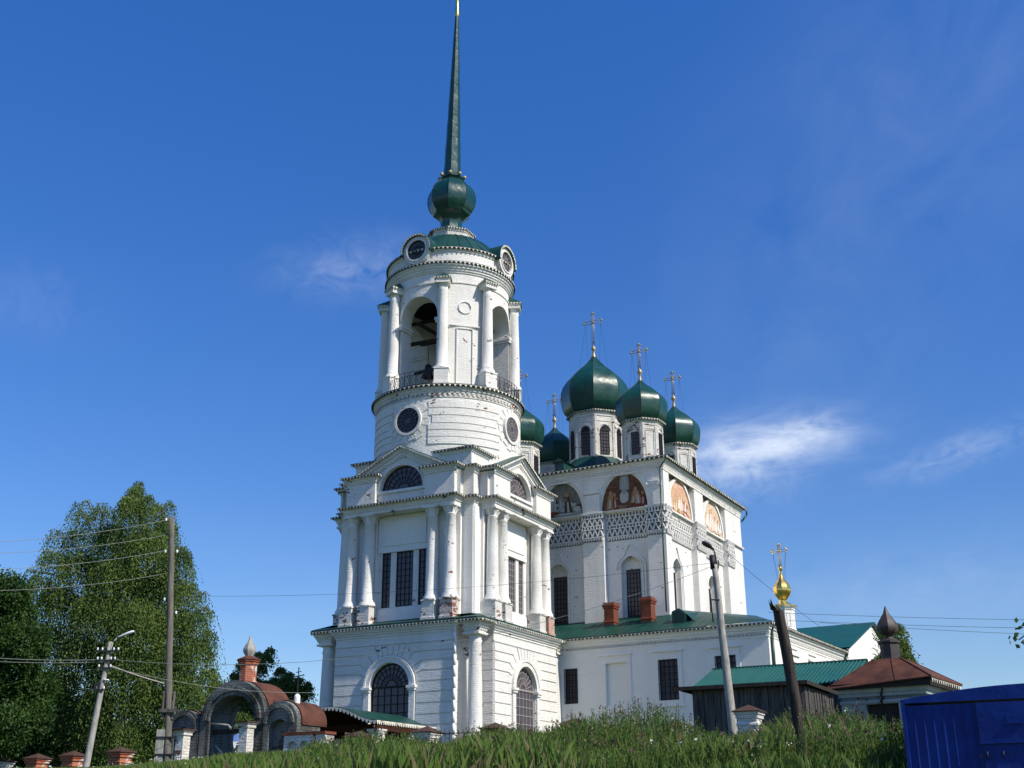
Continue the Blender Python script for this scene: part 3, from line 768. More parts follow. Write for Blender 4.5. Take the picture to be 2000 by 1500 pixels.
# belfry
Rb, Ri = 4.55, 3.35; wo_ = 1.55; zs_ = 34.75
mb = MB(); NX = 20
for k in range(4):
    mb.M = RZ(k)
    xs = [-wo_ * math.cos(math.pi * i / NX) for i in range(NX + 1)]
    yo = lambda x, R: -math.sqrt(R * R - x * x); zt = lambda x: zs_ + math.sqrt(max(0, wo_ ** 2 - x * x)); ZT = 38.2
    for a, b in zip(xs, xs[1:]):
        mb.poly([(a, yo(a, Rb), zt(a)), (b, yo(b, Rb), zt(b)), (b, yo(b, Rb), ZT), (a, yo(a, Rb), ZT)])
        mb.poly([(a, yo(a, Ri), zt(a)), (a, yo(a, Ri), ZT), (b, yo(b, Ri), ZT), (b, yo(b, Ri), zt(b))])
        mb.poly([(a, yo(a, Rb), zt(a)), (a, yo(a, Ri), zt(a)), (b, yo(b, Ri), zt(b)), (b, yo(b, Rb), zt(b))])
    for s_ in (-1, 1): mb.poly([(s_ * wo_, yo(wo_, Rb), 28.9), (s_ * wo_, yo(wo_, Ri), 28.9), (s_ * wo_, yo(wo_, Ri), zs_), (s_ * wo_, yo(wo_, Rb), zs_)])
    for R in (Rb, Ri):
        t0 = math.asin(wo_ / R); t1 = math.pi / 2 - t0; n_ = 14
        for i in range(n_):
            a = t0 + (t1 - t0) * i / n_; b = t0 + (t1 - t0) * (i + 1) / n_
            mb.poly([(R * math.sin(a), -R * math.cos(a), 28.9), (R * math.sin(b), -R * math.cos(b), 28.9), (R * math.sin(b), -R * math.cos(b), ZT), (R * math.sin(a), -R * math.cos(a), ZT)])
mb.M = Matrix.Identity(4); mb.build('belfry_wall', WHITE, tower, TB)
ce = MB(); ce.lathe([(3.4, 37.2), (2.6, 37.9), (0.01, 38.15)], 32); ce.build('belfry_ceiling', DARK, tower, TB)  # near-black colour stands in for the unlit inside of the dome
ff = MB()
for k in range(4):
    ff.M = RZ(k)
    xs = [-(wo_ + .3) * math.cos(math.pi * i / NX) for i in range(NX + 1)]; xi = [-(wo_ + .0) * math.cos(math.pi * i / NX) for i in range(NX + 1)]
    Ro = Rb + .07
    for i in range(NX):
        q = [(xs[i], zs_ + math.sqrt(max(0, (wo_ + .3) ** 2 - xs[i] ** 2))), (xs[i + 1], zs_ + math.sqrt(max(0, (wo_ + .3) ** 2 - xs[i + 1] ** 2))),
             (xi[i + 1], zs_ + math.sqrt(max(0, wo_ ** 2 - xi[i + 1] ** 2))), (xi[i], zs_ + math.sqrt(max(0, wo_ ** 2 - xi[i] ** 2)))]
        y = lambda x, R: -math.sqrt(R * R - x * x)
        ff.poly([(p[0], y(p[0], Ro), p[1]) for p in q][::-1])
        ff.poly([(q[0][0], y(q[0][0], Ro), q[0][1]), (q[1][0], y(q[1][0], Ro), q[1][1]), (q[1][0], y(q[1][0], Rb), q[1][1]), (q[0][0], y(q[0][0], Rb), q[0][1])])
        ff.poly([(q[3][0], y(q[3][0], Ro), q[3][1]), (q[2][0], y(q[2][0], Ro), q[2][1]), (q[2][0], y(q[2][0], Rb), q[2][1]), (q[3][0], y(q[3][0], Rb), q[3][1])])
    for s_ in (-1, 1):
        x0, x1 = sorted((s_ * (wo_ - .12), s_ * (wo_ + .32))); ff.box(x0, x1, -4.42, -3.0, 34.05, 34.25); x0, x1 = sorted((s_ * (wo_ - .18), s_ * (wo_ + .36))); ff.box(x0, x1, -4.46, -2.95, 34.25, 34.45)
    # roundel and tall panel on the pier
    ff.M = RZ(k) @ Matrix.Rotation(math.pi / 4, 4, 'Z')
    ff.ring(disc(0, 35.3, .50, 28), disc(0, 35.3, .43, 28), -Rb - .07, -Rb + .1)
    ff.ring(rect(-.62, .62, 29.2, 33.65), rect(-.56, .56, 29.26, 33.59), -Rb - .06, -Rb + .1)
    ff.box(-1.1, 1.1, -Rb - .05, -Rb + .2, 33.8, 33.9)
ff.M = Matrix.Identity(4); ff.build('belfry_trim', WHITE, tower, TB)
CB = circle(Rb, 96)
c = MB(); c.sweep(CB, [(0, 37.2), (.07, 37.22), (.07, 37.32), (0, 37.36), (0, 38.0), (.08, 38.04), (.08, 38.12), (.16, 38.18), (.16, 38.28), (.26, 38.36), (.26, 38.46), (.38, 38.56), (.38, 38.72)]); c.build('belfry_cornice', WHITE, tower, TB)
eave(tower, CB, 38.76, TB, over=.50, cor=False, fh=.13, step=.25, s=1.0)
for k in range(4):
    for ang in (25.0, 65.0):
        t = R_(ang) + k * math.pi / 2; x = 4.93 * math.sin(t); y = -4.93 * math.cos(t)
        # small frame turned to the radius of the tower
        M = Matrix.Rotation(t, 4, 'Z')
        o = column(tower, 0, -4.95, 30.25, 37.0, .40, TB, cap=False, M=M, ped=(29.0, 30.25, .50), pedmat=WHITE)
        cp = MB(); cp.M = M @ Matrix.Translation((0, -4.93, 0)); q = [(-.42, -.42), (.42, -.42), (.42, .5), (-.42, .5)]
        cp.sweep(q, [(0, 36.9), (0, 37.0), (.06, 37.05), (.06, 37.15), (.12, 37.2), (.12, 37.28)]); cp.cap(q, 36.9, 0, True); cp.build('abacus', WHITE, o)
        cr = MB(); cr.M = M @ Matrix.Translation((0, -4.93, 0))
        cr.sweep(q, [(.12, 37.285), (.2, 37.285), (.2, 37.33)])
        tip = cr.pt(0, .35, 38.0); e = [cr.pt(a, b, 37.33) for a, b in offset(q, .2)]
        for i in range(4): cr.face((e[i], e[(i + 1) % 4], tip))
        cr.build('cap_roof', GREEN, o)
        f = MB(); f.M = cr.M; f.fringe(q, .2, 37.3, .12, .22, .14); f.build('fringe', FRINGE, o)
# railings in the four openings of the belfry
for k in range(4):
    rb = MB(); R = 5.35
    for s_ in range(33):
        t = R_(-21 + 42 * s_ / 32) + k * math.pi / 2; a = (R * math.sin(t), -R * math.cos(t))
        t2 = R_(-21 + 42 * min(32, s_ + 1) / 32) + k * math.pi / 2; b = (R * math.sin(t2), -R * math.cos(t2))
        if s_ % 4 == 0: rb.tube((*a, 28.95), (*a, 30.15), .022, n=4)
        if s_ < 32:
            for z in (29.1, 29.85, 30.12): rb.tube((*a, z), (*b, z), .018, n=4)
            if s_ % 2 == 0:
                t3 = R_(-21 + 42 * min(32, s_ + 2) / 32) + k * math.pi / 2; b3 = (R * math.sin(t3), -R * math.cos(t3))
                rb.tube((*a, 29.1), (*b3, 29.85), .013, n=4); rb.tube((*b3, 29.1), (*a, 29.85), .013, n=4)
    rb.build('balcony_railing', IRON, tower, TB)
# timbers and bell inside
for a, b, r in (((-3.2, -1.2, 35.9), (3.2, -.9, 35.9), .15), ((-3.2, 1.0, 35.1), (3.2, 1.2, 35.1), .15), ((-2.6, -2.6, 33.6), (3.0, -.6, 34.3), .17), ((-1.0, -3.0, 35.0), (-.6, 3.0, 35.0), .15), ((1.2, -3.0, 33.2), (1.5, 3.0, 33.0), .15), ((-3.2, .2, 32.4), (3.2, 0, 32.5), .14)):
    bb = MB(); bb.tube(a, b, r, r, 4); bb.build('timber_beam', BEAM, tower, TB)
bl = MB(); bl.lathe([(.05, 31.8), (.22, 31.75), (.28, 31.45), (.33, 31.1), (.46, 30.85), (.50, 30.78), (.46, 30.8)], 20, -.4, -2.3); bl.tube((-.4, -2.3, 31.8), (-.4, -2.3, 33.0), .03, n=5); bl.build('bell', IRON, tower, TB)
# top drum with four round openings
mb = MB(); mb.lathe([(4.72, 38.6), (4.72, 39.95)], 96); mb.build('upper_drum', WHITE, tower, TB)
CT = circle(4.72, 96)
c = MB(); c.sweep(CT, [(0, 39.65), (.06, 39.68), (.06, 39.78), (.13, 39.84), (.13, 39.95)]); c.build('upper_cornice', WHITE, tower, TB)
eave(tower, CT, 39.96, TB, over=.26, cor=False, fh=.12, step=.25, s=.4)
for k in range(4):
    o = MB(); o.M = RZ(k); cz = 39.98
    o.ring(disc(0, cz, 1.14, 40), disc(0, cz, .80, 40), -4.95, -2.6); o.ring(disc(0, cz, .9, 40), disc(0, cz, .80, 40), -5.02, -4.94)
    o.build('oculus_dormer', WHITE, tower, TB)
    window(tower, RZ(k), TB, 'round', 0, cz, .80, 0, -4.86, 0, 0, .045, MUNTIN if k == 0 else MUNTIN2, arcs=1)
    r = MB(); r.M = RZ(k); A = [(1.32 * math.cos(t), cz + 1.32 * math.sin(t)) for t in [R_(-12 + 204 * i / 28) for i in range(29)]]; B = [(x * 1.16 / 1.32, cz + (z - cz) * 1.16 / 1.32) for x, z in A]
    r.ring(A, B, -5.12, -2.2, False); rr = r.build('dormer_roof', GREEN, tower, TB)
    f = MB(); f.M = RZ(k)
    for i in range(17 * 4 + 1):
        t = R_(-8 + 196 * i / 68); ro_ = 1.29; ri_ = 1.29 - (.03, .13, .16, .13)[i % 4]
        cur = (f.pt(ro_ * math.cos(t), -5.13, cz + ro_ * math.sin(t)), f.pt(ri_ * math.cos(t), -5.13, cz + ri_ * math.sin(t)))
        if i: f.face((prv[0], cur[0], cur[1], prv[1]))
        prv = cur
    f.build('fringe', FRINGE, rr)
prof = [(4.95, 40.02), (4.45, 40.45), (3.95, 41.0), (3.4, 41.6), (2.8, 42.1), (2.2, 42.45), (1.8, 42.6)]
mb = MB(); mb.lathe(prof, 40); o = mb.build('dome_roof', GREEN, tower, TB); sb = MB()
for k in range(32):
    t = 2 * math.pi * (k + .5) / 32
    for (r0, z0), (r1, z1) in zip(prof, prof[1:]): sb.tube((r0 * math.cos(t), r0 * math.sin(t), z0 + .02), (r1 * math.cos(t), r1 * math.sin(t), z1 + .02), .022, n=4)
sb.build('seam', GREEN, o)
A0 = R_(22.5)
OC = [(1.78 * math.cos(A0 + k * math.pi / 4), 1.78 * math.sin(A0 + k * math.pi / 4)) for k in range(8)]
mb = MB(); mb.sweep(OC, [(0, 42.3), (0, 43.0), (.05, 43.05), (.05, 43.12), (.1, 43.17), (.1, 43.26)]); mb.cap(OC, 43.26, .1); mb.build('lantern_base', OLDWHITE, tower, TB)
eave(tower, OC, 43.27, TB, over=.18, cor=False, fh=.1, step=.2, s=.3)
mb = MB(); mb.lathe([(1.05, 43.3), (.86, 43.45), (.86, 44.5), (.95, 44.75), (1.2, 45.0), (1.42, 45.15), (1.5, 45.2), (1.5, 45.3), (1.62, 45.42), (1.84, 45.9), (1.94, 46.4), (1.90, 46.9), (1.75, 47.35), (1.45, 47.8), (1.1, 48.1), (.85, 48.22), (.85, 48.38), (1.0, 48.42), (1.0, 48.52), (.55, 48.6)], 8, a0=A0, facet=True)
o = mb.build('spire_bulb', SPIRE, tower, TB); sb = MB()
pr = [(1.62, 45.42), (1.84, 45.9), (1.94, 46.4), (1.90, 46.9), (1.75, 47.35), (1.45, 47.8), (1.1, 48.1)]
for k in range(8):
    t = A0 + k * math.pi / 4
    for (r0, z0), (r1, z1) in zip(pr, pr[1:]): sb.tube((r0 * math.cos(t), r0 * math.sin(t), z0), (r1 * math.cos(t), r1 * math.sin(t), z1), .03, n=4)
sb.build('seam', SPIRE, o)
for k in range(8):
    t = A0 + k * math.pi / 4; b = MB(); x, y = 1.02 * math.cos(t), 1.02 * math.sin(t)
    b.lathe([(.001, 48.45), (.11, 48.5), (.155, 48.62), (.11, 48.74), (.001, 48.79)], 10, x, y); b.build('gilded_ball', DULLGOLD, tower, TB)
SX, SY = .20 * math.cos(R_(27.7)), .20 * math.sin(R_(27.7))      # the needle leans a little
mb = MB(); nseg = 22; rings = []
rnd = random.Random(3)
for k in range(8):
    t0 = A0 + k * math.pi / 4; t1 = t0 + math.pi / 4; A = []; B = []
    rs = random.Random(11)
    for i in range(nseg + 1):
        s_ = i / nseg; z = 48.5 + (64.3 - 48.5) * s_; r = .72 + (.17 - .72) * s_ + .02 * math.sin(i * 2.1) * (1 - s_); cx_, cy_ = SX * s_ * 1.0, SY * s_ * 1.0
        A.append(mb.pt(cx_ + r * math.cos(t0), cy_ + r * math.sin(t0), z)); B.append(mb.pt(cx_ + r * math.cos(t1), cy_ + r * math.sin(t1), z))
    for i in range(nseg): mb.face((A[i], B[i], B[i + 1], A[i + 1]))
mb.build('spire', SPIRE, tower, TB)
mb = MB(); mb.lathe([(.17, 64.3), (.20, 64.4), (.16, 65.2), (.13, 66.5), (.3, 66.8), (.36, 67.1), (.3, 67.4), (.05, 67.6)], 12, SX, SY); mb.build('gilded_finial', GOLD, tower, TB)
# pale pipe on the near corner and the barrel-roofed porch
mb = MB(); z = 12.0; pts = [(4.66, -6.52, 11.7)]
rnd = random.Random(5)
while z > 4: z -= .7; pts.append((4.66 + rnd.uniform(-.012, .012), -6.5 + rnd.uniform(-.01, .01), z))
mb.chain(pts, [.09] * len(pts), 8); mb.build('downpipe', CREAM, tower, TB)
# porch in front of the doors
PX, PH, YF, YB = -.1, 3.5, -13.1, -6.5
def bow(t): return 5.45 + .88 * (0.5 + 0.5 * math.cos(math.pi * min(1, abs(t)) ** 1.15))
mb = MB(); mb.smooth = True; n = 28
for (dz, rev) in ((.07, False), (0, True)):
    A = [mb.pt(PX + PH * (-1 + 2 * i / n), YF, bow(-1 + 2 * i / n) + dz) for i in range(n + 1)]; B = [mb.pt(PX + PH * (-1 + 2 * i / n), YB, bow(-1 + 2 * i / n) + dz) for i in range(n + 1)]
    for i in range(n): mb.face((A[i], A[i + 1], B[i + 1], B[i]) if not rev else (A[i], B[i], B[i + 1], A[i + 1]))
porch = mb.build('porch_roof', GREEN, tower, TB)
un = MB()
A = [un.pt(PX + .97 * PH * (-1 + 2 * i / n), YF + .1, bow(-1 + 2 * i / n) - .06) for i in range(n + 1)]; B = [un.pt(PX + .97 * PH * (-1 + 2 * i / n), YB, bow(-1 + 2 * i / n) - .06) for i in range(n + 1)]
for i in range(n): un.face((A[i], B[i], B[i + 1], A[i + 1]))
un.box(PX - PH + .05, PX - PH + .15, YF + .1, YB, 4.95, 5.40); un.box(PX + PH - .15, PX + PH - .05, YF + .1, YB, 4.95, 5.40)
un.box(PX - PH + .3, PX + PH - .3, YF + 1.4, YF + 1.5, 5.0, 5.42)
un.build('boarded_soffit', REDWOOD, porch)
fr = MB(); prev = None
for i in range(26 * 4 + 1):
    t = -1 + 2 * i / 104; q = (.0, .18, .23, .18)[i % 4]; cur = (fr.pt(PX + PH * t, YF - .02, bow(t) + .04), fr.pt(PX + PH * t, YF - .02, bow(t) + .02 - q * .9))
    if prev: fr.face((prev[1], cur[1], cur[0], prev[0]))
    prev = cur
fr.build('fringe', FRINGE, porch)
for xx in (PX - PH, PX + PH):
    fr = MB(); prev = None
    for i in range(34 * 4 + 1):
        y = YF + (YB - YF) * i / 136; q = (.0, .17, .21, .17)[i % 4]; cur = (fr.pt(xx + math.copysign(.02, xx), y, 5.50), fr.pt(xx + math.copysign(.02, xx), y, 5.48 - q))
        if prev: fr.face((prev[1], cur[1], cur[0], prev[0]))
        prev = cur
    fr.build('fringe', FRINGE, porch)
for x, y in ((PX + 3.15, YF + .6), (PX - 3.15, YF + .6), (PX + 3.15, YF + 4.2), (PX - 3.15, YF + 4.2)):
    p = MB(); q = rect(x - .33, x + .33, y - .33, y + .33)
    p.sweep(q, [(.05, 3.2), (.05, 3.5), (0, 3.55), (0, 4.75), (.05, 4.8), (.05, 4.88), (.1, 4.94), (.1, 5.04)]); p.cap(q, 5.04, .1); p.build('porch_pillar', OLDWHITE, tower, TB)

# ------------------------------------------------------------------ cathedral
KO = (11.2, 84.8); KY = 28.9; KB = 4.0
cath = root('cathedral', (KO[0], KO[1], KB), KY, 'white cube-shaped cathedral with five green onion domes and painted lunettes', 'cathedral')
W_, D_ = 18.0, 17.6
BODY = [(-W_, 0), (0, 0), (0, D_), (-W_, D_)]
# local faces: 'front' looks to -y, 'side' looks to +x
SIDE = Matrix(((0, -1, 0, 0), (1, 0, 0, 0), (0, 0, 1, 0), (0, 0, 0, 1)))      # x' (along the side) -> +y, y' (depth) -> -x
RC = .5
def bay_face(M, bays, pil, length, sgn, name, flush=False):
    """bays: (x0,x1,cx mural,hw,h,cx window); pil: pilaster spans; coordinates along the face"""
    mb = MB(); mb.M = M
    zt_ = 21.9 if flush else 25.0
    for (x0, x1, mc, mh, mz, wc) in bays:
        a, b = sorted((sgn * x0, sgn * x1)); wx = sgn * wc
        zt_ = 21.9 if flush else 25.0
        mb.sheet(rect(a, b, 12.5, 25.0), [archc(wx, .80, 13.6, 17.75, .72, 12)], RC, .42); mb.face([mb.pt(x_, RC + .42, z_) for x_, z_ in archc(wx, .80, 13.6, 17.75, .72, 12)])
        for xx in (a, b): mb.poly([(xx, RC, 12.5), (xx, 0, 12.5), (xx, 0, zt_), (xx, RC, zt_)])
    for x0, x1 in pil:
        a, b = sorted((sgn * x0, sgn * x1)); mb.poly([(a, 0, 12.5), (b, 0, 12.5), (b, 0, zt_), (a, 0, zt_)])
    if flush: mb.sheet(rect(-length, 0, 21.9, 25.0), [archc(sgn * b_[2], b_[3] + .12, 21.96, 21.96, b_[4] + .12, 24)[2:] for b_ in bays], 0, .3)
    mb.build(name, WHITE, cath, KB)
    for (x0, x1, mc, mh, mz, wc) in bays:
        a, b = sorted((sgn * x0, sgn * x1)); wx = sgn * wc; mcx = sgn * mc
        t = MB(); t.M = M
        # keel-shaped surround of the window
        def keel(hw, zt): return [(wx - hw, 13.6), (wx + hw, 13.6)] + [(wx + hw * math.cos(t_), 17.5 + hw * .95 * math.sin(t_) + (max(0, math.sin(t_) - .86) / .14) ** 2 * zt) for t_ in [math.pi * i / 24 for i in range(25)]]
        t.ring(keel(1.22, .75)[1:] , keel(1.12, .75)[1:], RC - .10, RC, False)
        t.ring(keel(.98, .1)[1:], keel(.90, .1)[1:], RC - .07, RC, False)
        # arch mouldings round the mural
        ya_ = 0 if flush else RC
        t.ring(archc(mcx, mh + .40, 21.95, 21.95, mz + .36)[1:], archc(mcx, mh + .30, 21.95, 21.95, mz + .28)[1:], ya_ - .09, ya_, False)
        t.ring(archc(mcx, mh + (.12 if flush else .22), 21.95, 21.95, mz + (.12 if flush else .22))[1:], archc(mcx, mh, 21.95, 21.95, mz)[1:], (.09 if flush else RC - .36), (.25 if flush else RC), False)
        t.box(a + .02, b - .02, RC - .34 if not flush else .1, RC, 21.82, 21.93)
        t.build('arch_moulding', PLASTER, cath, KB)
        window(cath, M, KB, 'rect', wx, 13.75, .54, 17.5, RC + .38, 4, 11, .045, MUNTIN, fr=.06)
    return
def frieze(M, spans, name='brick_frieze'):
    mb = MB(); mb.M = M; mb2 = MB(); mb2.M = M
    for a, b, y in spans:
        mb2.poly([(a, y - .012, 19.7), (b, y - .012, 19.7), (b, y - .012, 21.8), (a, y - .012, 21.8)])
        d = .15; F0, F1 = y - d, y - .011
        for z0, z1 in ((21.76, 21.82), (21.44, 21.50), (20.86, 20.93), (20.60, 20.65), (19.98, 20.05)): mb.box(a, b, F0, F1, z0, z1)
        L = b - a; n1 = max(3, round(L / .26)); n2 = max(2, round(L / .44))
        for z0, z1 in ((21.50, 21.76), (20.65, 20.86)):
            for i in range(n1 + 1):
                x = a + L * i / n1; x0 = max(a, x - .05); x1 = min(b, x + .05); mb.box(x0, x1, F0 + .004, F1, z0, z1)
        for z0, z1 in ((20.93, 21.44), (20.05, 20.60)):
            for i in range(n2):
                x = a + L * i / n2; s_ = L / n2; w2 = .048
                for p, q in (((x, z0), (x + s_ / 2, z1)), ((x + s_ / 2, z1), (x + s_, z0))):
                    mb.prism([(p[0] - w2, p[1]), (p[0] + w2, p[1]), (q[0] + w2, q[1]), (q[0] - w2, q[1])] if q[1] > p[1] else [(p[0] - w2, p[1]), (q[0] - w2, q[1]), (q[0] + w2, q[1]), (p[0] + w2, p[1])], F0 + .007, F1)
        n3 = max(3, round(L / .22))
        for i in range(n3):     # saw-tooth course
            x = a + L * (i + .5) / n3; mb.prism([(x - .09, 19.96), (x - .02, 19.74), (x + .05, 19.74), (x + .09, 19.96)], F0 + .03, F1)
    o = mb.build(name, WHITE, cath, KB); mb2.build('frieze_ground', RECESS_SHADE, o); return o
RECESS_SHADE = Mat('painted_recess_shade', (.16, .16, .165), .9).m  # dark grey ground paints in the shade of the frieze recesses
FB = [(1.45, 5.0, 3.25, 1.88, 2.78, 3.07), (6.7, 10.4, 8.5, 1.80, 2.70, 9.1), (12.1, 16.6, 14.3, 2.0, 2.78, 14.8)]
bay_face(Matrix.Identity(4), FB, [(0, 1.45), (5.0, 6.7), (10.4, 12.1), (16.6, 18.0)], W_, -1, 'west_wall', True)
SB = [(1.1, 6.4, 3.75, 2.3, 2.62, 3.1), (8.4, 13.6, 11.0, 2.25, 2.62, 10.7)]
bay_face(SIDE, SB, [(0, 1.1), (6.4, 8.4), (13.6, D_)], D_, 1, 'south_wall')
mb = MB(); mb.box(-W_, -RC, D_ - .1, D_, 12.5, 25.0); mb.box(-W_ - .02, -W_ + .05, 0, D_, 12.5, 25.0)
mb.box(-W_ + .1, -1.4, 1.6, D_ - .2, 12.5, 24.9); mb.build('rear_wall', WHITE, cath, KB)
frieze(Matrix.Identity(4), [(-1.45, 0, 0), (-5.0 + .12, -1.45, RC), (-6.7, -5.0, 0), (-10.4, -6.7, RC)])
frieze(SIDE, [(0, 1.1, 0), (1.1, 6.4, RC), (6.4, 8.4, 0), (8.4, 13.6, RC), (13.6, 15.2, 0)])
# pilaster ledges and small corner blocks of the upper zone
for a, b in ((-1.45, 0), (-6.7, -5.0), (-12.1, -10.4)): lg = MB(); lg.box(a - .04, b + .04, -.18, .3, 21.83, 21.95); lg.box(a + .2, b - .2, -.12, .0, 21.95, 23.4 if a > -2 else 23.3); lg.prism([(a + .15, 23.4), (b - .15, 23.4), (b - .3, 23.75), (a + .3, 23.75)], -.16, 0); lg.build('pilaster_ledge', WHITE, cath, KB)
for a, b in ((-.0, 1.1), (6.4, 8.4), (13.6, D_)): lg = MB(); lg.M = SIDE; lg.box(a - .04, b + .04, -.18, .3, 21.83, 21.95); lg.build('pilaster_ledge', WHITE, cath, KB)
PK = [(-W_, 0), (0, 0), (0, D_), (-W_, D_)]
c = MB(); c.sweep(PK, [(0, 24.55), (.05, 24.58), (.05, 24.7), (.02, 24.74), (.02, 24.95), (.1, 25.0), (.1, 25.1), (.18, 25.16), (.18, 25.27), (.27, 25.33), (.27, 25.45)])
c.cap(PK, 24.99, -.0, True); c.build('cornice', WHITE, cath, KB)
dn = MB(); dn.fringe(PK, .09, 24.94, .18, .3, .16, square=True)
dn.build('dentil', WHITE, cath, KB)
eave(cath, PK, 25.47, KB, over=.50, cor=False, fh=.15, step=.34, s=.8)
r = MB(); r.sweep(PK, [(.5, 25.53), (-7.2, 27.9)]); r.cap(PK, 27.9, -7.2); r.build('main_roof', GREEN, cath, KB)
# brown / ochre lunette paintings
def pigment(name, a, b): 
    M = Mat(name, a, .8, 0, .1); g = M.noise(M.vec(), 3.2, 5, .6, .8); return M.color(M.mix(M.ramp(g, .42, .6), a, b)).m
P_BR = pigment('mural_brown', (.10, .050, .030), (.16, .085, .05)); P_OL = pigment('mural_olive_grey', (.20, .20, .15), (.13, .13, .10))
P_OR = pigment('mural_faded_orange', (.56, .30, .17), (.66, .45, .32)); P_PALE = pigment('mural_faded_cream', (.68, .56, .42), (.60, .42, .28))
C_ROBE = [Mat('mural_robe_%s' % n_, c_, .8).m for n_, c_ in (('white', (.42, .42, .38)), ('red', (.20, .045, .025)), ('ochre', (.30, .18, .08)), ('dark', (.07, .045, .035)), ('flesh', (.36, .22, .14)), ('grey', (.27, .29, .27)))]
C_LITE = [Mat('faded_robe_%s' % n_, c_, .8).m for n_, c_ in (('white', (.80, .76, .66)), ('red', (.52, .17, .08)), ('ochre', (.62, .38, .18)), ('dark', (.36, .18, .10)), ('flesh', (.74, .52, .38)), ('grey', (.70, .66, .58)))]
def mural(M, cx_, hw, h, ground, pal, seed, kind):
    rn = random.Random(seed); mb = MB(); mb.M = M; y = .17 if M == I4 else .24
    mb.face([mb.pt(x, y, z) for x, z in archc(cx_, hw - .01, 21.95, 21.95, h - .01)[1:]])
    lay = [0]
    def blob(pts, mi):
        lay[0] += 1; yy = y - .004 - lay[0] * .0012
        ok = []
        for x, z in pts:
            dx_ = (x - cx_) / hw; lim = 21.95 + h * math.sqrt(max(0, 1 - dx_ * dx_)) - .04
            ok.append((min(max(x, cx_ - hw + .05), cx_ + hw - .05), min(max(z, 21.97), max(lim, 21.98))))
        mb.mat = mi + 1; mb.face([mb.pt(x, yy, z) for x, z in ok])
    def ell(x, z, a, b, mi, n=12, wob=0): blob([(x + a * math.cos(2 * math.pi * i / n) * (1 + rn.uniform(-wob, wob)), z + b * math.sin(2 * math.pi * i / n) * (1 + rn.uniform(-wob, wob))) for i in range(n)], mi)
    def person(x, z, hh, robe, lean=0, arm=0):
        blob([(x - .20 * hh, z), (x + .20 * hh, z), (x + .15 * hh + lean * .5, z + .45 * hh), (x + .12 * hh + lean, z + .74 * hh), (x - .12 * hh + lean, z + .74 * hh), (x - .15 * hh + lean * .5, z + .42 * hh)], robe)
        blob([(x - .05 * hh, z + .02), (x + .06 * hh, z + .02), (x + .05 * hh + lean * .6, z + .5 * hh), (x - .03 * hh + lean * .6, z + .5 * hh)], 0 if robe != 0 else 5)
        ell(x + lean * 1.15, z + .84 * hh, .11 * hh, .14 * hh, 2 if robe else 5, 10); ell(x + lean * 1.15, z + .83 * hh, .065 * hh, .09 * hh, 4, 8)
        if arm: blob([(x + lean, z + .68 * hh), (x + lean + arm, z + .60 * hh), (x + lean + arm, z + .54 * hh), (x + lean, z + .55 * hh)], 4)
    if kind == 0:
        for i in range(9): ell(cx_ + rn.uniform(-1, 1) * hw * .8, 22 + rn.uniform(.0, .35), .5, .16, rn.choice((1, 3, 2)), 10, .2)
        blob([(cx_ - .38, 23.5), (cx_ + .42, 23.45), (cx_ + .38, 24.6), (cx_ - .3, 24.6)], 5)
        for s_ in (-.2, .05, .25): blob([(cx_ + s_, 23.3), (cx_ + s_ + .03, 23.3), (cx_ + s_ * .3 + .05, 24.5), (cx_ + s_ * .3, 24.5)], 0)
        ell(cx_, 22.9, .38, .5, 0, 12, .12); ell(cx_, 23.3, .2, .2, 5)
        person(cx_ - 1.25, 22.1, 1.45, 2, .12, .3); person(cx_ - .75, 22.15, 1.2, 1, -.05, .25); person(cx_ + 1.15, 22.25, 1.4, 4, -.2, -.25); person(cx_ + .7, 22.35, 1.0, 2, .1); person(cx_ + 1.5, 22.2, 1.0, 1, 0)
        for i in range(6): ell(cx_ + rn.uniform(-1, 1) * hw * .6, 22.05 + rn.uniform(0, .2), .25, .06, rn.choice((1, 2)), 8)
    elif kind == 1:
        for i in range(16): ell(cx_ + rn.uniform(-1, 1) * hw * .9, 22.1 + rn.uniform(0, 1.3), rn.uniform(.2, .5), rn.uniform(.08, .2), rn.choice((5, 5, 0, 3)), 10, .25)
        person(cx_ - .75, 22.45, 1.5, 0, 0); ell(cx_ - .75, 22.3, .5, .18, 1); person(cx_ + .55, 22.25, 1.75, 3, -.12, -.2); person(cx_ - .1, 22.6, 1.2, 5, 0); ell(cx_ + .3, 22.15, .9, .1, 0, 12, .2)
    else:
        for i in range(11): person(cx_ + hw * (-.80 + 1.6 * i / 10) + rn.uniform(-.08, .08), 22.05 + rn.uniform(0, .35), rn.uniform(1.1, 1.9) * (1 - .35 * abs(-1 + 2 * i / 10)), rn.choice((0, 2, 5, 1, 4) if kind == 2 else (0, 0, 5, 2, 4)), rn.uniform(-.1, .1))
        for i in range(8): ell(cx_ + rn.uniform(-1, 1) * hw * .8, 22.05 + rn.uniform(0, .25), .3, .08, rn.choice((2, 3, 4)), 8, .2)
    return mb.build('lunette_painting', [ground] + pal, cath, KB)
I4 = Matrix.Identity(4)
mural(I4, -3.25, 1.88, 2.78, P_BR, C_ROBE, 4, 0); mural(I4, -8.5, 1.80, 2.70, P_OL, C_ROBE, 5, 1); mural(I4, -14.3, 2.0, 2.78, P_BR, C_ROBE, 6, 2)
mural(SIDE, 3.75, 2.3, 2.62, P_OR, C_LITE, 7, 2); mural(SIDE, 11.0, 2.25, 2.62, P_PALE, C_LITE, 8, 3)
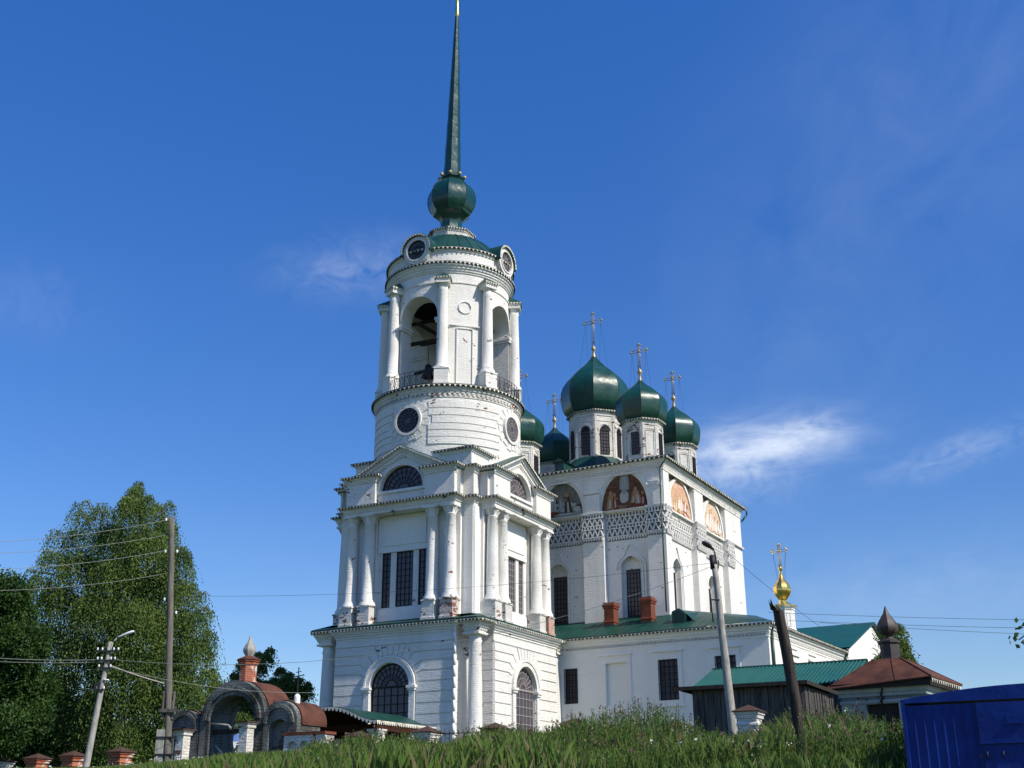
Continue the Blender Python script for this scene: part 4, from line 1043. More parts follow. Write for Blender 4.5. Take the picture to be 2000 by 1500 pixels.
# rain pipe on the near corner
mb = MB(); mb.chain([(.52, -.55, 25.5), (.45, -.5, 25.2), (-.16, -.24, 24.6), (-.16, -.24, 14.0)], [.055] * 4, 8); mb.build('downpipe', PIPE, cath, KB)
mb = MB(); mb.chain([(.5, D_ + .5, 25.5), (.5, D_ + .4, 24.9), (.1, D_ + .1, 24.3)], [.075] * 3, 8); mb.build('downpipe', PIPE, cath, KB)
# dormer on the main roof
mb = MB(); mb.box(-9.5, -8.7, 1.0, 2.9, 25.6, 26.75); mb.build('roof_dormer', GREEN, cath, KB)
mb = MB(); mb.prism([(-9.65, 26.7), (-8.55, 26.7), (-9.1, 27.0)], .85, 3.4); mb.build('dormer_roof', GREEN, cath, KB)
mb = MB(); mb.poly([(-9.38, .985, 25.75), (-8.82, .985, 25.75), (-8.82, .985, 26.6), (-9.38, .985, 26.6)]); mb.build('dormer_door', metal_paint('blue_green_door', (.012, .05, .07), .5), cath, KB)

def dome_group(x, y, rd, z0, z1, ro, zmax, ztip, zcross, span, win, big):
    a0 = R_(-90 + 22.5)
    P = [(x + rd * math.cos(a0 + k * math.pi / 4), y + rd * math.sin(a0 + k * math.pi / 4)) for k in range(8)]
    mb = MB(); mb.sweep(P, [(0, z0), (0, z1 - .5), (.05, z1 - .47), (.05, z1 - .36), (0, z1 - .32), (0, z1 - .2), (.07, z1 - .17), (.07, z1 - .07), (.14, z1 - .03), (.14, z1)]); mb.cap(P, z1, .14)
    # corner strips and string
    for k in range(8):
        a = Vector(P[k]); b = Vector(P[(k + 1) % 8]); L = (b - a).length; t = math.atan2(b.y - a.y, b.x - a.x)
        mb.M = Matrix.Translation((a.x, a.y, 0)) @ Matrix.Rotation(t, 4, 'Z')
        mb.box(0, .16, -.05, 0, z0, z1 - .5); mb.box(L - .16, L, -.05, 0, z0, z1 - .5); mb.box(0, L, -.045, 0, z1 - .95, z1 - .87)
        c_ = L / 2; hw = win[0] + .1
        if big or k % 2 == 1: mb.ring(archc(c_, hw + .1, win[1] - .1, win[2])[2:], archc(c_, hw, win[1] - .1, win[2])[2:], -.07, 0, False)
        else: mb.ring(rect(c_ - .38, c_ + .38, win[1] - .2, win[2] + .3), rect(c_ - .32, c_ + .32, win[1] - .14, win[2] + .24), -.05, 0)
    mb.M = I4
    dr = mb.build('dome_drum', OLDWHITE, cath, KB)
    ep = eave(cath, P, z1 + .003, KB, over=.26, cor=False, fh=.11, step=.22, s=.4)
    for k in range(8):
        if not (big or k % 2 == 1): continue
        a = Vector(P[k]); b = Vector(P[(k + 1) % 8]); L = (b - a).length; t = math.atan2(b.y - a.y, b.x - a.x)
        nrm = Vector((math.sin(t), -math.cos(t)))
        if nrm.x * .43 - nrm.y * .9 < -.2: continue
        window(dr, Matrix.Translation((a.x, a.y, 0)) @ Matrix.Rotation(t, 4, 'Z'), 0, 'arch' if big else 'rect', L / 2, win[1], win[0], win[2], -.025, 3, 7, .035, MUNTIN, arcs=1, fr=.05)
    d = onion(cath, x, y, z1 + .03, zmax, ro, ztip, DOME, KB, rd * 1.0, a0=a0)
    g = MB(); g.lathe([(ro * .075, ztip - .1), (.11, ztip + .25), (.10, ztip + .5), (.20, ztip + .62), (.20, ztip + .8), (.08, ztip + .95), (.05, ztip + 1.05)], 12, x, y); g.build('gilded_neck', DULLGOLD, d)
    cross('cross', d, x, y, ztip + .95, zcross - ztip - .95, span, DULLGOLD, 0, .06, (ro * .46, zmax + (ztip - zmax) * .62))
dome_group(9.45 * -1, 8.9, 2.28, 26.0, 32.75, 2.98, 34.7, 38.5, 42.7, 1.75, (.40, 28.9, 31.0), True)
dome_group(-3.6, 5.1, 1.62, 25.5, 30.1, 2.12, 31.6, 33.95, 37.15, 1.45, (.33, 27.2, 29.05), False)
dome_group(-3.5, 12.3, 1.62, 25.5, 30.0, 2.12, 31.5, 33.85, 37.05, 1.45, (.33, 27.2, 28.95), False)
dome_group(-14.8, 5.0, 1.62, 25.5, 29.9, 2.10, 31.35, 33.7, 36.9, 1.45, (.33, 27.2, 28.85), False)
dome_group(-14.9, 11.8, 1.62, 25.5, 29.9, 2.05, 31.3, 33.6, 36.8, 1.45, (.33, 27.2, 28.85), False)
mb = MB(); mb.lathe([(3.4, 26.9), (2.25, 28.75)], 8, -9.45, 8.9, R_(-67.5), facet=True, smooth=False); mb.build('drum_skirt', GREEN, cath, KB)

# ------------------------------------------------------------------ low wing (gallery) round the cathedral
GO = (3.63, 85.9); GY = 31.0; GB = 4.0
wing = root('gallery_wing', (GO[0], GO[1], GB), GY, 'long low white wing with green roof and two brick chimneys against the cathedral', 'church wing')
X1 = 15.2; Y1 = 17.1
def holes_win(xs): return [rect(a, b, c, d) for a, b, c, d in xs]
WN = [(.02, 1.06, 7.75, 10.12), (7.3, 8.72, 7.62, 10.28), (11.42, 12.86, 7.62, 10.25)]
mb = MB(); mb.sheet(rect(-6, X1, 3.0, 12.0), holes_win(WN) + [rect(3.32, 4.92, 7.43, 10.30)], 0, .3)
mb.poly([(3.32, .16, 7.43), (4.92, .16, 7.43), (4.92, .16, 10.3), (3.32, .16, 10.3)])
MS = Matrix(((0, -1, 0, X1), (1, 0, 0, 0), (0, 0, 1, 0), (0, 0, 0, 1)))
mb.M = MS; WS = [(4.2, 5.5, 7.6, 10.1), (8.4, 9.7, 7.6, 10.1), (12.6, 13.9, 7.6, 10.1)]
mb.sheet(rect(0, Y1, 3.0, 12.0), holes_win(WS), 0, .3); mb.M = I4; mb.build('wing_wall', PLASTER, wing, GB)
for a, b, c_, d in WN: window(wing, I4, GB, 'rect', (a + b) / 2, c_, (b - a) / 2, d, .22, 4, 6, .05, MUNTIN)
for a, b, c_, d in WS: window(wing, MS, GB, 'rect', (a + b) / 2, c_, (b - a) / 2, d, .22, 4, 6, .05, MUNTIN)
for a, b, c_, d in WN[1:] + [(3.32, 4.92, 7.43, 10.30)]:
    t = MB(); t.ring(rect(a - .32, b + .32, c_ - .36, d + .52), rect(a - .02, b + .02, c_ - .02, d + .02), -.05, 0)
    t.box(a - .42, b + .42, -.16, 0, d + .52, d + .62); t.box(a - .4, b + .4, -.12, 0, c_ - .44, c_ - .34); t.build('window_surround', PLASTER, wing, GB)
for a, b, c_, d in WS:
    t = MB(); t.M = MS; t.ring(rect(a - .32, b + .32, c_ - .36, d + .45), rect(a - .02, b + .02, c_ - .02, d + .02), -.05, 0); t.box(a - .42, b + .42, -.16, 0, d + .45, d + .6); t.box(a - .2, b + .2, -.1, 0, d + .9, d + 1.0); t.build('window_surround', PLASTER, wing, GB)
# iron grilles standing proud of the windows
for a, b, c_, d in WN:
    g = MB()
    for i in range(5): x = a + (b - a) * i / 4; g.tube((x, -.02, c_), (x, -.02, d), .02, n=4)
    for i in range(6): z = c_ + (d - c_) * i / 5; g.box(a, b, -.035, -.01, z - .018, z + .018)
    g.build('window_grille', IRON, wing, GB)
WP = [(-6, 0), (X1, 0), (X1, Y1)]
c = MB(); c.sweep(WP, [(0, 11.25), (.04, 11.27), (.04, 11.36), (0, 11.4), (0, 11.55), (.08, 11.6), (.08, 11.7), (.18, 11.78), (.18, 11.9), (.28, 11.98), (.28, 12.12)], False); c.build('cornice', PLASTER, wing, GB)
dn = MB(); dn.fringe(WP, .07, 11.56, .14, .3, .13, False, square=True)
dn.build('dentil', PLASTER, wing, GB)
eave(wing, WP, 12.13, GB, over=.45, cor=False, fh=.12, step=.27, s=.7, closed=False)
r = MB(); zc = 13.95
EV = offset(WP, .46, False)
pA = (-6.2, EV[0][1], 12.2); pB = (EV[1][0], EV[1][1], 12.2); pC = (EV[2][0], Y1 + .2, 12.2)
iA = (-6.2, 3.3, zc); iB = (6.2, 3.3, zc); iB2 = (7.5, 4.2, 14.25); iC = (8.3, Y1 + .2, 15.6)
r.poly([pA, pB, iB2, iB, iA]); r.poly([pB, pC, iC, iB2]); r.poly([iA, iB, (6.2, 8, zc), (-6.2, 8, zc)])
ro = r.build('wing_roof', GREEN, wing, GB)
sm = MB()
for i in range(34):
    x = -5.8 + i * .6
    if x < 15: 
        yb, zb = (3.3, zc) if x < 6 else (max(-.4, 3.3 - (x - 6) * .40), zc - (x - 6) * .19)
        sm.tube((x, -.44, 12.22), (x, yb, max(12.22, zb) + .01), .02, n=4)
sm.build('seam', GREEN, ro)
mb = MB(); mb.chain([(.0 - .35, -.42, 12.25), (-.35, -.38, 12.0), (-.55, -.1, 11.5), (-.55, -.12, 4)], [.11] * 4, 8); mb.build('downpipe', PIPE, wing, GB)
mb = MB(); mb.chain([(X1 + .2, .35, 12.1), (X1 + .12, .4, 11.7), (X1 + .12, .4, 8.0), (X1 + .12, .4, 4)], [.10] * 4, 8); mb.build('downpipe', PIPE, wing, GB)
mb = MB(); mb.chain([(X1 + .4, Y1 - .2, 12.3), (X1 + .3, Y1 - .3, 11.8), (X1 + .12, Y1 - .4, 11.2), (X1 + .12, Y1 - .4, 4)], [.11] * 4, 8); mb.build('downpipe', PIPE, wing, GB)
for x in (2.98, 5.92):
    q = rect(x - .38, x + .38, 1.4, 2.16); zz = 0 if x < 4 else .12
    p = MB(); p.sweep(q, [(0, 13.2), (0, 13.35), (.05, 13.38), (.05, 13.46), (0, 13.5), (0, 14.35 + zz), (.06, 14.38 + zz), (.06, 14.5 + zz), (.11, 14.53 + zz), (.11, 14.68 + zz), (.04, 14.72 + zz), (.04, 14.82 + zz)]); p.cap(q, 14.82 + zz, .04)
    o = p.build('chimney', REDBRICK, wing, GB)
    s_ = MB(); s_.sweep(q, [(.03, 12.6), (.03, 13.22)]); s_.build('chimney_flashing', GREEN, o)
# dormer at the roof corner, with its swooping cheek
mb = MB(); prof = [(8.1, 12.6), (9.15, 12.6), (9.15, 13.42), (8.62, 13.82), (8.1, 13.62)]
mb.prism(prof, .85, 4.5); o = mb.build('roof_dormer', GREEN, wing, GB)
mb = MB(); mb.prism([(8.22, 12.8), (9.03, 12.8), (9.03, 13.35), (8.62, 13.66), (8.22, 13.5)], .83, .86); mb.build('dormer_door', Mat('dark_green_door', (.01, .04, .035), .6).m, o)
mb = MB(); mb.poly([(9.15, .9, 13.42), (9.15, 4.2, 14.0), (11.2, 4.0, 13.4), (10.2, 1.8, 13.0), (9.7, .9, 12.9)]); mb.build('dormer_cheek', GREEN, o)
# gilded cupola on the side roof
gx, gy = 12.7, 11.2
A8 = R_(-67.5); P8 = [(gx + .78 * math.cos(A8 + k * math.pi / 4), gy + .78 * math.sin(A8 + k * math.pi / 4)) for k in range(8)]
mb = MB(); mb.sweep(P8, [(.06, 12.6), (.06, 13.3), (0, 13.35), (0, 14.7), (.06, 14.75), (.06, 14.85), (.14, 14.92), (.14, 15.02)]); mb.cap(P8, 15.02, .14)
for k in range(8):
    a = Vector(P8[k]); b = Vector(P8[(k + 1) % 8]); L = (b - a).length; mb.M = Matrix.Translation((a.x, a.y, 0)) @ Matrix.Rotation(math.atan2(b.y - a.y, b.x - a.x), 4, 'Z')
    mb.ring(rect(.14, L - .14, 13.5, 14.5), rect(.19, L - .19, 13.55, 14.45), -.03, 0)
mb.M = I4; o = mb.build('cupola_drum', PLASTER, wing, GB)
mb = MB(); mb.sweep(P8, [(.14, 15.03), (.2, 15.03), (.2, 15.08), (-.3, 15.25)]); mb.cap(P8, 15.25, -.3); mb.fringe(P8, .2, 15.04, .1, .16, .1); mb.build('cupola_cornice', GOLD, wing, GB)
g = MB(); g.lathe([(.34, 15.25), (.30, 15.5), (.36, 15.62), (.55, 15.85), (.68, 16.15), (.68, 16.4), (.55, 16.7), (.36, 16.95), (.2, 17.2), (.12, 17.5), (.09, 17.75), (.17, 17.85), (.17, 17.98), (.06, 18.1)], 10, gx, gy, facet=True)
g = g.build('gilded_dome', GOLD, wing, GB); cross('cross', g, gx, gy, 17.95, 1.85, 1.2, GOLD, 0, .05, (.3, 16.9))
# cross-gabled end with its tall gable
Ya, Yb, Ym = Y1, 33.2, 25.15; xg = X1 + .25; zE, zR = 12.5, 15.45
mb = MB(); mb.M = Matrix(((0, -1, 0, xg), (1, 0, 0, 0), (0, 0, 1, 0), (0, 0, 0, 1)))
mb.prism([(Ya, 3.0), (Yb, 3.0), (Yb, zE - .1), (Ym, zR - .15), (Ya, zE - .1)], 0, 12)
for o0 in (.35, .6):
    for s_ in (-1, 1):
        a = Vector((Ym + s_ * (Yb - Ym) * .97, zE - .2 - o0)); b = Vector((Ym, zR - .2 - o0)); mb.prism([(a.x, a.y), (b.x, b.y), (b.x, b.y + .12), (a.x, a.y + .12)] if s_ < 0 else [(b.x, b.y), (a.x, a.y), (a.x, a.y + .12), (b.x, b.y + .12)], -.08, 0)
for rr_ in (2.6, 3.1): mb.ring(archc(Ym, rr_, 10.6, 10.6, rr_ * .95)[1:], archc(Ym, rr_ - .14, 10.6, 10.6, rr_ * .95 - .14)[1:], -.08, 0, False)
mb.M = I4; mb.build('gabled_wall', PLASTER, wing, GB)
r = MB()
for (ya, yb) in ((Ya - .3, Ym), (Yb + .3, Ym)):
    r.poly([(xg + .35, ya, zE - .02), (xg + .35, yb, zR + .05), (xg - 9, yb, zR + .05), (xg - 9, ya, zE - .02)]); r.poly([(xg + .35, ya, zE - .12), (xg - 9, ya, zE - .12), (xg - 9, yb, zR - .05), (xg + .35, yb, zR - .05)])
    r.poly([(xg + .35, ya, zE - .12), (xg + .35, yb, zR - .05), (xg + .35, yb, zR + .05), (xg + .35, ya, zE - .02)])
r.build('gable_roof', metal_paint('bright_green_roof', (.006, .075, .055), .45, .1), wing, GB)

# ------------------------------------------------------------------ the old gate on the fence line
def fpt(u, v=0.0):
    p = FO + U2 * u + V2 * v; return p
def gz(p): return ground_z(p[0], p[1])
GTU = 21.35; g0 = fpt(GTU, .9); GTB = gz(g0) - .1
gate = root('ruined_gate', (g0.x, g0.y, GTB), 27.7, 'crumbling grey three-arched gate under rusty barrel roofs with a red brick neck on top', 'gate')
def gx_(u): return GTU - u
DP = 1.5
def arch_block(cx_, hw, zs, h, zb, open_, name, opening=None):
    mb = MB(); out = archc(cx_, hw, zb, zs, h, 24)
    mb.sheet(out, [opening] if opening else [], 0, DP if open_ else .3)
    mb.M = Matrix.Translation((0, DP, 0)) @ Matrix.Rotation(math.pi, 4, 'Z')
    mo = [(-x, z) for x, z in out][::-1]; mb.sheet(mo, [[(-x, z) for x, z in opening][::-1]] if (opening and open_) else [], 0, 0); mb.M = I4
    if opening and not open_: mb.face([mb.pt(x, .3, z) for x, z in opening])
    n_ = len(out); A = [mb.pt(x, 0, z) for x, z in out]; B = [mb.pt(x, DP, z) for x, z in out]
    for i in range(n_): mb.face((A[i], A[(i + 1) % n_], B[(i + 1) % n_], B[i]))
    return mb.build(name, GREYWALL, gate, GTB)
main = arch_block(0, 1.62, 3.9, 1.46, 1.4, True, 'main_arch', archc(.02, 1.15, 1.6, 3.82, .97, 20))
arch_block(gx_(18.98), .86, 3.66, .80, 1.4, False, 'side_arch', archc(gx_(18.98), .48, 2.0, 3.25, .52, 14))
arch_block(gx_(23.85), .82, 3.55, .76, 1.4, False, 'side_arch', archc(gx_(23.85), .46, 2.0, 3.15, .5, 14))
def barrel(cx_, hw, zs, h, y0, y1, mat=RUST, t0=-2, t1=182):
    mb = MB(); mb.smooth = True; T = [R_(t0 + (t1 - t0) * i / 26) for i in range(27)]
    for e in (.07, .03):
        A = [mb.pt(cx_ + (hw + e) * math.cos(t), y0, zs + (h + e) * math.sin(t)) for t in T]; B = [mb.pt(cx_ + (hw + e) * math.cos(t), y1, zs + (h + e) * math.sin(t)) for t in T]
        for i in range(26): mb.face((A[i], A[i + 1], B[i + 1], B[i]) if e == .03 else (A[i + 1], A[i], B[i], B[i + 1]))
    return mb.build('barrel_roof', mat, gate, GTB)
barrel(0, 1.60, 3.9, 1.42, .28, DP + .25); barrel(gx_(18.98), .85, 3.66, .77, .26, DP + .35, t0=-8); barrel(gx_(23.85), .81, 3.55, .73, .26, DP + .2)
t = MB()
t.ring(archc(.02, 1.45, 1.6, 3.85, 1.24, 20)[2:], archc(.02, 1.30, 1.6, 3.85, 1.10, 20)[2:], -.10, 0, False); t.ring(archc(.02, 1.26, 1.6, 3.85, 1.06, 20)[2:], archc(.02, 1.15, 1.6, 3.82, .97, 20)[2:], -.06, 0, False)
t.build('arch_moulding', GREYWALL, gate, GTB)
for cu, z in ((18.98, 3.62), (23.85, 3.52)):
    t = MB(); t.ring(archc(gx_(cu), .74, 1.6, z, .70, 16)[2:], archc(gx_(cu), .60, 1.6, z, .58, 16)[2:], -.08, 0, False); t.build('arch_moulding', GREYWALL, gate, GTB)
for u, hw, zt in ((23.30, .20, 3.45), (20.10, .20, 3.62)):
    x = gx_(u); q = rect(x - hw, x + hw, -.75, -.35)
    p = MB(); p.sweep(q, [(.04, 1.2), (.0, 1.9), (0, zt - .22), (.05, zt - .18), (.05, zt - .08), (.1, zt - .04), (.1, zt)]); p.cap(q, zt, .1); o = p.build('gate_post', OLDWHITE, gate, GTB)
    c_ = MB(); c_.box(x - hw - .14, x + hw + .14, -.95, -.15, zt + .003, zt + .05); c_.build('post_cap', CAPM, o)
b = MB(); b.box(-1.2, 1.2, .2, .36, 3.32, 3.50); b.build('cross_beam', DARKWOOD, gate, GTB)
b = MB(); b.chain([(-1.15, .1, 3.74), (-.2, .05, 3.64), (0, .0, 3.5)], [.05] * 3, 6); b.build('bent_pipe', CONC, gate, GTB); b = MB(); b.chain([(-1.0, .3, 2.9), (-.3, .3, 2.35), (.3, .3, 2.1)], [.045] * 3, 6); b.build('bent_pipe', CONC, gate, GTB)
P8 = [(.02 + .36 * math.cos(A0 + k * math.pi / 4), .75 + .36 * math.sin(A0 + k * math.pi / 4)) for k in range(8)]
p = MB(); p.sweep(P8, [(.06, 4.9), (.06, 5.35), (0, 5.4), (0, 6.02), (.05, 6.05), (.05, 6.12), (.1, 6.16), (.1, 6.22)]); p.cap(P8, 6.22, .1); nk = p.build('brick_neck', PATCHBRICK, gate, GTB)
p = MB(); p.sweep(P8, [(.14, 6.223), (.14, 6.25), (-.22, 6.42)]); p.build('neck_cap', RUST, nk)
oldtin = metal_paint('weathered_tin', (.30, .29, .26), .5, .5, dark=(.08, .06, .05))
p = MB(); p.lathe([(.15, 6.36), (.18, 6.44), (.26, 6.55), (.28, 6.68), (.22, 6.82), (.13, 6.95), (.075, 7.05), (.06, 7.18), (.04, 7.2)], 8, .02, .75, A0, facet=True); p.build('tin_onion', oldtin, gate, GTB)
x = gx_(18.6)
p = MB(); p.lathe([(.12, 4.35), (.12, 4.66), (.06, 4.74), (.001, 4.76)], 12, x, .55); o = p.build('finial_post', WHITE, gate, GTB)
cr = MB(); cr.tube((x, .55, 4.7), (x, .55, 5.72), .022, n=5); cr.tube((x - .26, .55, 5.40), (x + .26, .55, 5.46), .02, n=5); cr.tube((x - .13, .55, 5.58), (x + .13, .55, 5.6), .016, n=5)
for xx, zz in ((x - .26, 5.40), (x + .26, 5.46), (x, 5.74)): cr.lathe([(.001, zz - .04), (.04, zz), (.001, zz + .04)], 6, xx, .55)
cr.build('cross', IRON, o)
p = MB(); p.lathe([(.10, 4.2), (.10, 4.42), (.05, 4.5), (.001, 4.52)], 10, gx_(23.3), .5); p.build('finial_post', GREYWALL, gate, GTB)

# low white wall joining the gate to the porch side
w0 = fpt(17.35, .6); wb_ = gz(w0) - .1
lw = root('low_churchyard_wall', (w0.x, w0.y, wb_), 27.7, 'low white peeling wall with arched niches and red brick coping, right of the grey gate', 'wall')
mb = MB(); mb.sheet(rect(-.95, .95, wb_, 3.1), [archc(xx, .22, wb_ + .3, 2.72, .15, 8) for xx in (-.55, 0, .55)], -.2, .12)
mb.box(-.95, .95, -.05, .4, wb_, 3.1); mb.box(-.95, -.6, -.2, -.05, wb_, wb_ + .01)
for xx in (-.95, .95): mb.poly([(xx, -.2, wb_), (xx, .4, wb_), (xx, .4, 3.1), (xx, -.2, 3.1)])
mb.build('wall_body', OLDWHITE, lw, wb_); mb = MB(); mb.box(-1.0, 1.0, -.26, .45, 3.1, 3.2); mb.build('coping', REDBRICK, lw, wb_)

# ------------------------------------------------------------------ fence pillars
def make_pillar(bodymat):
    r = bpy.data.objects.new('fence_pillar', None); col.objects.link(r)
    hw = .30; q = rect(-hw, hw, -hw, hw); H = 2.0
    mb = MB(); mb.sweep(q, [(.06, -.5), (.06, .35), (0, .4), (0, H - .55), (.04, H - .52), (.04, H - .46), (0, H - .43), (0, H - .33), (.05, H - .3), (.05, H - .22), (.09, H - .19), (.09, H - .12)]); mb.cap(q, H - .12, .09)
    for k in range(4): mb.M = RZ(k); mb.ring(rect(-.2, .2, .5, H - .62), rect(-.16, .16, .54, H - .66), -hw - .02, -hw)
    mb.M = I4; mb.build('pillar_shaft', bodymat, r)
    c_ = MB(); c_.sweep(q, [(.09, H - .117), (.14, H - .117), (.14, H - .09)]); tip = c_.pt(0, 0, H + .12); e = [c_.pt(a, b, H - .09) for a, b in offset(q, .14)]
    for i in range(4): c_.face((e[i], e[(i + 1) % 4], tip))
    c_.build('pillar_cap', CAPM, r); return r
PIL = [(-.03, 3.39, OLDWHITE, 'peeling white fence pillar beside the concrete lamp post, right end of the fence row'),
       (2.34, 3.02, OLDWHITE, 'fence pillar nearly swallowed by tall weeds, left of the dark plank shed'),
       (5.89, 3.23, REDBRICK, 'red brick fence pillar with peaked cap in weeds, in front of the green downpipe'),
       (8.93, 3.20, PATCHBRICK, 'dark capped fence pillar in weeds under the right arched tower window'),
       (11.67, 3.18, OLDWHITE, 'white fence pillar with rusty cap at the right end of the porch'),
       (14.57, 3.12, PATCHBRICK, 'fence pillar with brown cap showing under the middle of the porch roof'),
       (26.21, 2.91, PATCHBRICK, 'orange brick fence pillar, last before the tall wooden pole'),
       (28.87, 2.83, PATCHBRICK, 'fence pillar half hidden behind the leaning lamp post at the left'),
       (30.96, 2.78, PATCHBRICK, 'low orange brick fence pillar left of the leaning lamp post'),
       (33.12, 2.71, OLDWHITE, 'fence pillar cut by the left edge of the picture')]
protos = {}
for u, ztop, bm, lab in PIL:
    if bm.name not in protos: o = make_pillar(bm); protos[bm.name] = o
    else: o = copy_tree(protos[bm.name])
    p = fpt(u); o.location = (p.x, p.y, ztop - 2.12); o.rotation_euler = (0, 0, -YW + random.Random(int(u * 7)).uniform(-.04, .04)); tag(o, lab, 'fence pillar', 'brick pillars of the churchyard fence')
# short iron railing by the tower corner
p = fpt(10.3); rr_ = root('iron_railing', (p.x, p.y, gz(p)), 27.7, 'short rusty iron railing in the grass beside the white tower corner', 'railing')
mb = MB(); zb = .0
for i in range(12): x = -1.0 + 2 * i / 11; mb.tube((x, 0, 0), (x, 0, 1.12), .012, n=4)
for z in (.3, 1.0): mb.box(-1.05, 1.05, -.012, .012, z, z + .03)
mb.build('railing_panel', IRON, rr_)
for x in (-1.05, 1.05): m2 = MB(); m2.tube((x, 0, -.2), (x, 0, 1.2), .03, n=6); m2.build('railing_post', IRON, rr_)

# ------------------------------------------------------------------ plank shed, green-roofed shed, brick outbuilding, blue kiosk
sb_ = 2.4
sh = root('plank_shed', (12.2, 51.0, sb_), 27.7, 'flat-roofed shed of dark weathered vertical planks in front of the white wing', 'shed')
mb = MB()
def planks(mb, L, z0, z1, seed):
    rn = random.Random(seed); x = 0
    while x < L:
        w_ = rn.uniform(.20, .30); d_ = rn.choice((0, .035, .06)); mb.box(x + .012, min(L, x + w_) - .014, -d_ - .03, 0, z0 + rn.uniform(-.04, .04), z1); x += w_
    mb.box(0, L, 0, .06, z0, z1)
mb.M = Matrix.Translation((-4.9, 0, 0)); planks(mb, 4.9, 2.3, 5.35, 3); mb.M = Matrix(((0, -1, 0, 0), (1, 0, 0, 0), (0, 0, 1, 0), (0, 0, 0, 1))); planks(mb, 5.0, 2.3, 5.3, 4); mb.M = I4
mb.build('plank_wall', PLANK, sh, sb_)
mb = MB(); mb.box(-4.9 - .75, .22, -.4, 5.0, 5.42, 5.48); mb.box(-5.7, .26, -.42, -.36, 5.34, 5.50); mb.box(.2, .26, -.36, 5.05, 5.34, 5.50); mb.build('flat_roof', DARKWOOD, sh, sb_)
mb = MB()
for x in (-5.3, -3.2, -1.2): mb.box(x, x + .1, -.36, 4.9, 5.30, 5.42)
mb.build('rafters', DARKWOOD, sh, sb_)

gs_ = 2.9
gs = root('green_roofed_shed', (18.2, 61.9, gs_), 28.4, 'long wooden shed under a ribbed bright green metal roof, behind the dark plank shed', 'shed')
mb = MB(); L = 8.3; n_ = 42
for side, (ya, za, yb, zb_) in enumerate(((-4.1, 6.22, 0, 7.72), (4.1, 6.22, 0, 7.72))):
    rows = []
    for i in range(n_ * 4 + 1):
        x = -L + L * i / (n_ * 4); off = (0, .065, .065, 0)[i % 4]; rows.append((mb.pt(x, ya, za + off), mb.pt(x, yb, zb_ + off)))
    for i in range(n_ * 4): mb.face((rows[i][0], rows[i + 1][0], rows[i + 1][1], rows[i][1]))
mb.box(-L, 0, -.15, .15, 7.70, 7.78); mb.build('corrugated_roof', CORR, gs, gs_)
mb = MB(); mb.M = Matrix(((0, -1, 0, -.35), (1, 0, 0, 0), (0, 0, 1, 0), (0, 0, 0, 1)))
mb.prism([(-3.7, 2.4), (3.7, 2.4), (3.7, 6.2), (0, 7.55), (-3.7, 6.2)], 0, 7.6); mb.build('shed_wall', PLANK, gs, gs_)
mb = MB(); mb.M = Matrix(((0, -1, 0, -.02), (1, 0, 0, 0), (0, 0, 1, 0), (0, 0, 0, 1)))
for a, b in (((-4.1, 6.2), (0, 7.68)), ((4.1, 6.2), (0, 7.68))): 
    pp = [(a[0], a[1] - .2), (b[0], b[1] - .2), b, a]; mb.prism(pp if a[0] < 0 else pp[::-1], 0, .04)
mb.build('verge_board', DARKWOOD, gs, gs_)

hb = 2.9
hp = root('brick_outbuilding', (18.54, 53.7, hb), 35, 'small cracked brick outbuilding with rusty hipped roof and a dark onion cupola', 'outbuilding')
LW, LD = 4.9, 4.9; ov = .5
mb = MB(); mb.sheet(rect(-LW + ov, -ov, 2.4, 5.75), [rect(-3.25, -1.75, 2.6, 4.98)], ov, .25)
mb.M = Matrix(((0, -1, 0, -ov), (1, 0, 0, 0), (0, 0, 1, 0), (0, 0, 0, 1))); mb.sheet(rect(ov, LD - ov, 2.4, 5.75), [], 0, 0); mb.M = I4
mb.poly([(-LW + ov, ov, 2.4), (-LW + ov, LD - ov, 2.4), (-LW + ov, LD - ov, 5.75), (-LW + ov, ov, 5.75)]); mb.poly([(-LW + ov, LD - ov, 2.4), (-ov, LD - ov, 2.4), (-ov, LD - ov, 5.75), (-LW + ov, LD - ov, 5.75)])
q = rect(-LW + ov, -ov, ov, LD - ov)
mb.sweep(q, [(.0, 5.0), (.05, 5.02), (.05, 5.16), (0, 5.18), (0, 5.3), (.08, 5.32), (.08, 5.46), (.16, 5.48), (.16, 5.62), (.24, 5.64), (.24, 5.78)]); mb.build('brick_wall', BLUEWHITE, hp, hb)
mb = MB(); mb.box(-3.25, -1.75, ov + .2, ov + .24, 2.6, 4.98); mb.build('doorway', DARKWOOD, hp, hb)
ck = MB(); rn = random.Random(9); pts = [(-2.35, 5.75)]
for i in range(6): pts.append((pts[-1][0] + rn.uniform(-.12, .14), pts[-1][1] - .13))
for a, b in zip(pts, pts[1:]): ck.prism([(a[0] - .02, a[1]), (b[0] - .02, b[1]), (b[0] + .02, b[1]), (a[0] + .02, a[1])], ov - .26, ov - .0)
ck.build('wall_crack', DARK, hp, hb)
q = [(-LW, 0), (0, 0), (0, LD), (-LW, LD)]
mb = MB(); zr = [5.72, 6.02, 6.02, 5.95]; e = [mb.pt(x, y, z) for (x, y), z in zip(q, zr)]; e2 = [mb.pt(x, y, z - .06) for (x, y), z in zip(q, zr)]
i_ = [(-3.1, 1.8), (-1.85, 1.8), (-1.85, 3.1), (-3.1, 3.1)]; tp = [mb.pt(x, y, 7.12) for x, y in i_]
for k in range(4): mb.face((e[k], e[(k + 1) % 4], tp[(k + 1) % 4], tp[k])); mb.face((e2[k], e2[(k + 1) % 4], e[(k + 1) % 4], e[k]))
mb.face(tp); mb.face(e2[::-1]); hr = mb.build('hipped_roof', RUST, hp, hb)
mb = MB(); 
